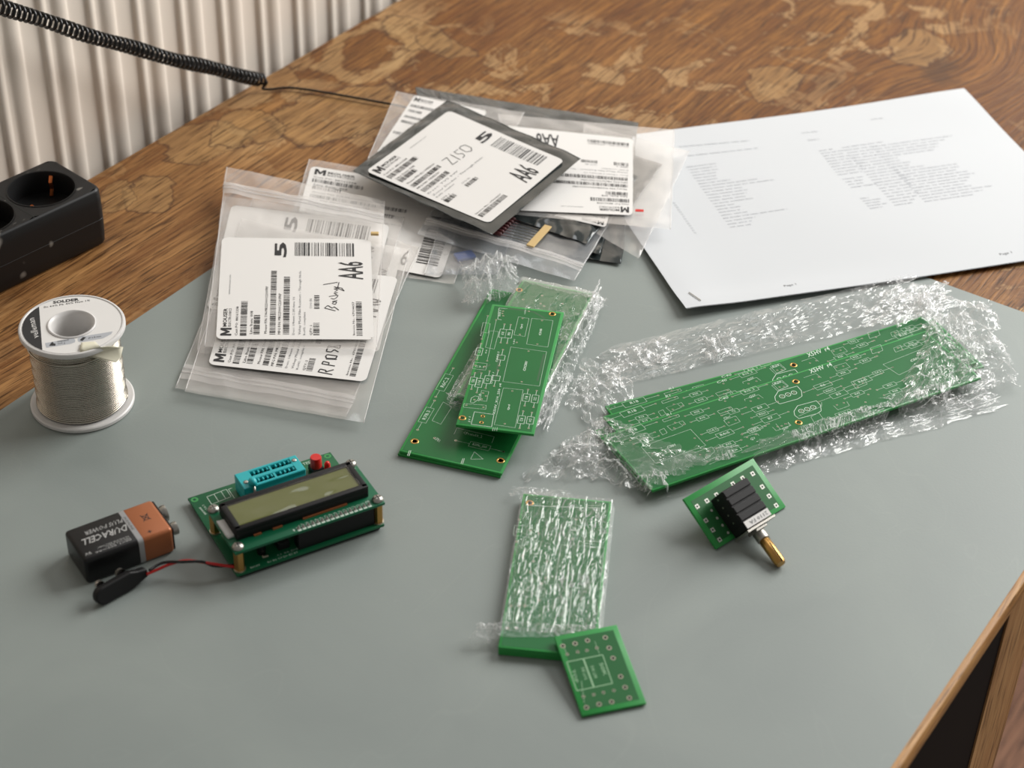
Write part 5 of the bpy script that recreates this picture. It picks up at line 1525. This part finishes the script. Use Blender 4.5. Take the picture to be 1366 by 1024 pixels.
ik = Ink(); ik.path([(36, 12), (40, 17)], .4); ik.path([(40, 12), (36, 17)], .4); ik.path([(36.5, 16), (39.5, 16), (39, 12.5), (37, 12.5)], .3, True); ik.path([(34.4, 3.8), (36.6, 3.8)], .5); ik.path([(35.5, 2.7), (35.5, 4.9)], .5)
ik.build('symbol_print', M['ink'], ba_, z=BH + .06)
MB().rbox(45.6, 46.8, 1, 25, 1, BH - 1, .4, 2).build('end_plate', M['black'], ba_)
for yc, rr_ in ((6.4, 3.4), (19.2, 4.3)):
    prf = [(rr_ * .8, 46.6), (rr_ * .8, 47.4), (rr_, 48.6), (rr_, 50.4), (rr_ * .72, 50.6), (rr_ * .6, 49.0)]
    m_ = 18; b = MB(); t_ = MB().lathe(prf, n=m_)
    b.add([(z, yc + x, BH * .6 + y) for x, y, z in t_.v], t_.f); b.build('terminal', M['steel'], ba_, smooth=True, ang=40)

# ================================================================== SOLDER SPOOL
spf = Frame((-233.7, 793.1, 0))
spo = thing('solder_spool', spf, 'white plastic spool of shiny solder wire at the left', 'solder spool')
R0, HS = 27.9, 52.4
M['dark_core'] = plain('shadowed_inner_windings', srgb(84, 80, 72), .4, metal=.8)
M['spool'] = plain('translucent_white_plastic', srgb(214, 212, 210), .35, sss=.4)
MB().lathe([(12.8, .2), (R0 - .8, 0), (R0, .8), (R0, 2.4), (R0 - .7, 3), (12.8, 3)], n=72, closed=True).build('bottom_flange', M['spool'], spo, smooth=True, ang=40)
MB().lathe([(12.8, HS - 3.4), (R0 - .8, HS - 3.4), (R0, HS - 2.6), (R0, HS - .9), (R0 - .5, HS - .2), (R0 - 1.4, HS), (R0 - 1.8, HS - .5), (12.8, HS - .5)], n=72, closed=True).build('top_flange', M['spool'], spo, smooth=True, ang=40)
MB().lathe([(12.9, 3), (12.9, HS + .1), (12.2, HS + .5), (11.0, HS - .3), (10.4, HS - 2), (10.2, 1), (11, 0.1), (12.9, .1)], n=56, closed=True).build('hub', M['spool'], spo, smooth=True, ang=50)
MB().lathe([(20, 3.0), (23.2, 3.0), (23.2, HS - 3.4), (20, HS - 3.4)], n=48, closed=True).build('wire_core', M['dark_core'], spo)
wr_ = .5; turns = 41; st = turns * 48; pts = []
for i in range(st + 1):
    t = i / st; th = 2 * math.pi * turns * t
    z = 3.5 + (HS - 3.4 - 4.0) * t; rr_ = 23.6 + .12 * math.sin(t * 40) + .5 * math.exp(-((t) / .04) ** 2) + .35 * math.exp(-((1 - t) / .06) ** 2)
    pts.append((rr_ * math.cos(th), rr_ * math.sin(th), z))
MB().tube(pts, wr_, 6).build('wound_wire', M['silver_wire'], spo, smooth=True)
pts = []
for i in range(120):
    t = i / 119; th = math.radians(-185 + 200 * t); pts.append((24.6 * math.cos(th), 24.6 * math.sin(th), 43.2 + 4.6 * t ** 2 - 1.5 * math.sin(math.pi * t)))
MB().tube(pts, wr_, 8).build('loose_turn', M['silver_wire'], spo, smooth=True)
cs2 = lambda a, b_: (a * .2148, 370 + b_ * .2148)
zl = HS - .3
lb = MB().lathe([(13.0, HS - .5), (13.0, zl), (25.7, zl), (25.7, HS - .5)], n=72, closed=True).build('paper_label', M['label'], spo)
pl2 = Frame((-233.7, 793.1, 0))
I = BoardInk(pl2, cs2, zl)
a = I.p((222, 170)); b_ = I.p((275, 440))
# black segment: part of the annulus left of the chord a-b
dx, dy = b_[0] - a[0], b_[1] - a[1]
blk = Ink(); n_ = 60; Rr = 25.65
ang0 = math.atan2(a[1], a[0]); ang1 = math.atan2(b_[1], b_[0])
if ang1 < ang0: ang1 += 2 * math.pi
arc = [(Rr * math.cos(ang0 + (ang1 - ang0) * k / n_), Rr * math.sin(ang0 + (ang1 - ang0) * k / n_)) for k in range(n_ + 1)]
blk.poly(arc); blk.build('black_segment', M['ink'], spo, z=zl + .05)
I.txt('SOLDER', (330, 163), (492, 142), (328, 148), .04)
I.txt('Sn 60% Pb 40% Flux 1%', (272, 190), (560, 146), (271, 180), .01)
I.build('lettering', M['ink'], spo, z=zl + .06)
I = BoardInk(pl2, cs2, zl)
I.txt('velleman', (243, 372), (212, 250), (200, 380), .0); I.build('brand_lettering', M['label'], spo, z=zl + .1)
I = BoardInk(pl2, cs2, zl)
I.poly([I.p(q) for q in ((280, 408), (455, 376), (468, 388), (466, 402), (440, 412), (288, 436))]); I.poly([I.p(q) for q in ((482, 380), (500, 368), (700, 335), (690, 352), (640, 378), (500, 402), (484, 396))])
I.build('grey_panel', M['pale_ink'], spo, z=zl + .06)
I = BoardInk(pl2, cs2, zl)
I.txt('WEIGHT', (355, 403), (430, 392), (354, 395), .02); I.txt('500 g', (358, 416), (405, 409), (357, 408)); I.txt('Ø 0.8 mm', (548, 382), (628, 368), (547, 374), .02)
I.poly([I.p(q) for q in ((305, 425), (318, 405), (328, 400), (334, 410), (346, 412), (344, 424))]); I.poly([I.p(q) for q in ((495, 390), (515, 370), (535, 372), (512, 396))])
I.build('symbol_print', M['ink'], spo, z=zl + .09)
# masking tape holding the wire end
tq = [pl2.un(*cs2(490, 445), HS + .3), pl2.un(*cs2(590, 430), HS + .3)]
b = MB()
rows = [(P(*cs2(505, 405), HS + .4), P(*cs2(590, 398), HS + .4)), (P(*cs2(492, 448), HS + .3), P(*cs2(625, 432), HS + .4)), (P(*cs2(500, 465), HS - .6), P(*cs2(690, 425), HS - .5)), (P(*cs2(530, 485), HS - 4), P(*cs2(765, 432), HS - 3)), (P(*cs2(720, 527), HS - 6), P(*cs2(750, 500), HS - 6))]
vs = []; m_ = 6
for r0, r1 in rows:
    for k in range(m_ + 1): vs.append(r0.lerp(r1, k / m_) + Vector((0, 0, .15 * noise.noise(r0 * .3 + Vector((k, 0, 0))))))
b.add(vs, [(j * (m_ + 1) + k, j * (m_ + 1) + k + 1, (j + 1) * (m_ + 1) + k + 1, (j + 1) * (m_ + 1) + k) for j in range(len(rows) - 1) for k in range(m_)])
tp = b.build('masking_tape', M['tape'], spo, smooth=True, world=True)
md = tp.modifiers.new('thickness', 'SOLIDIFY'); md.thickness = .0002
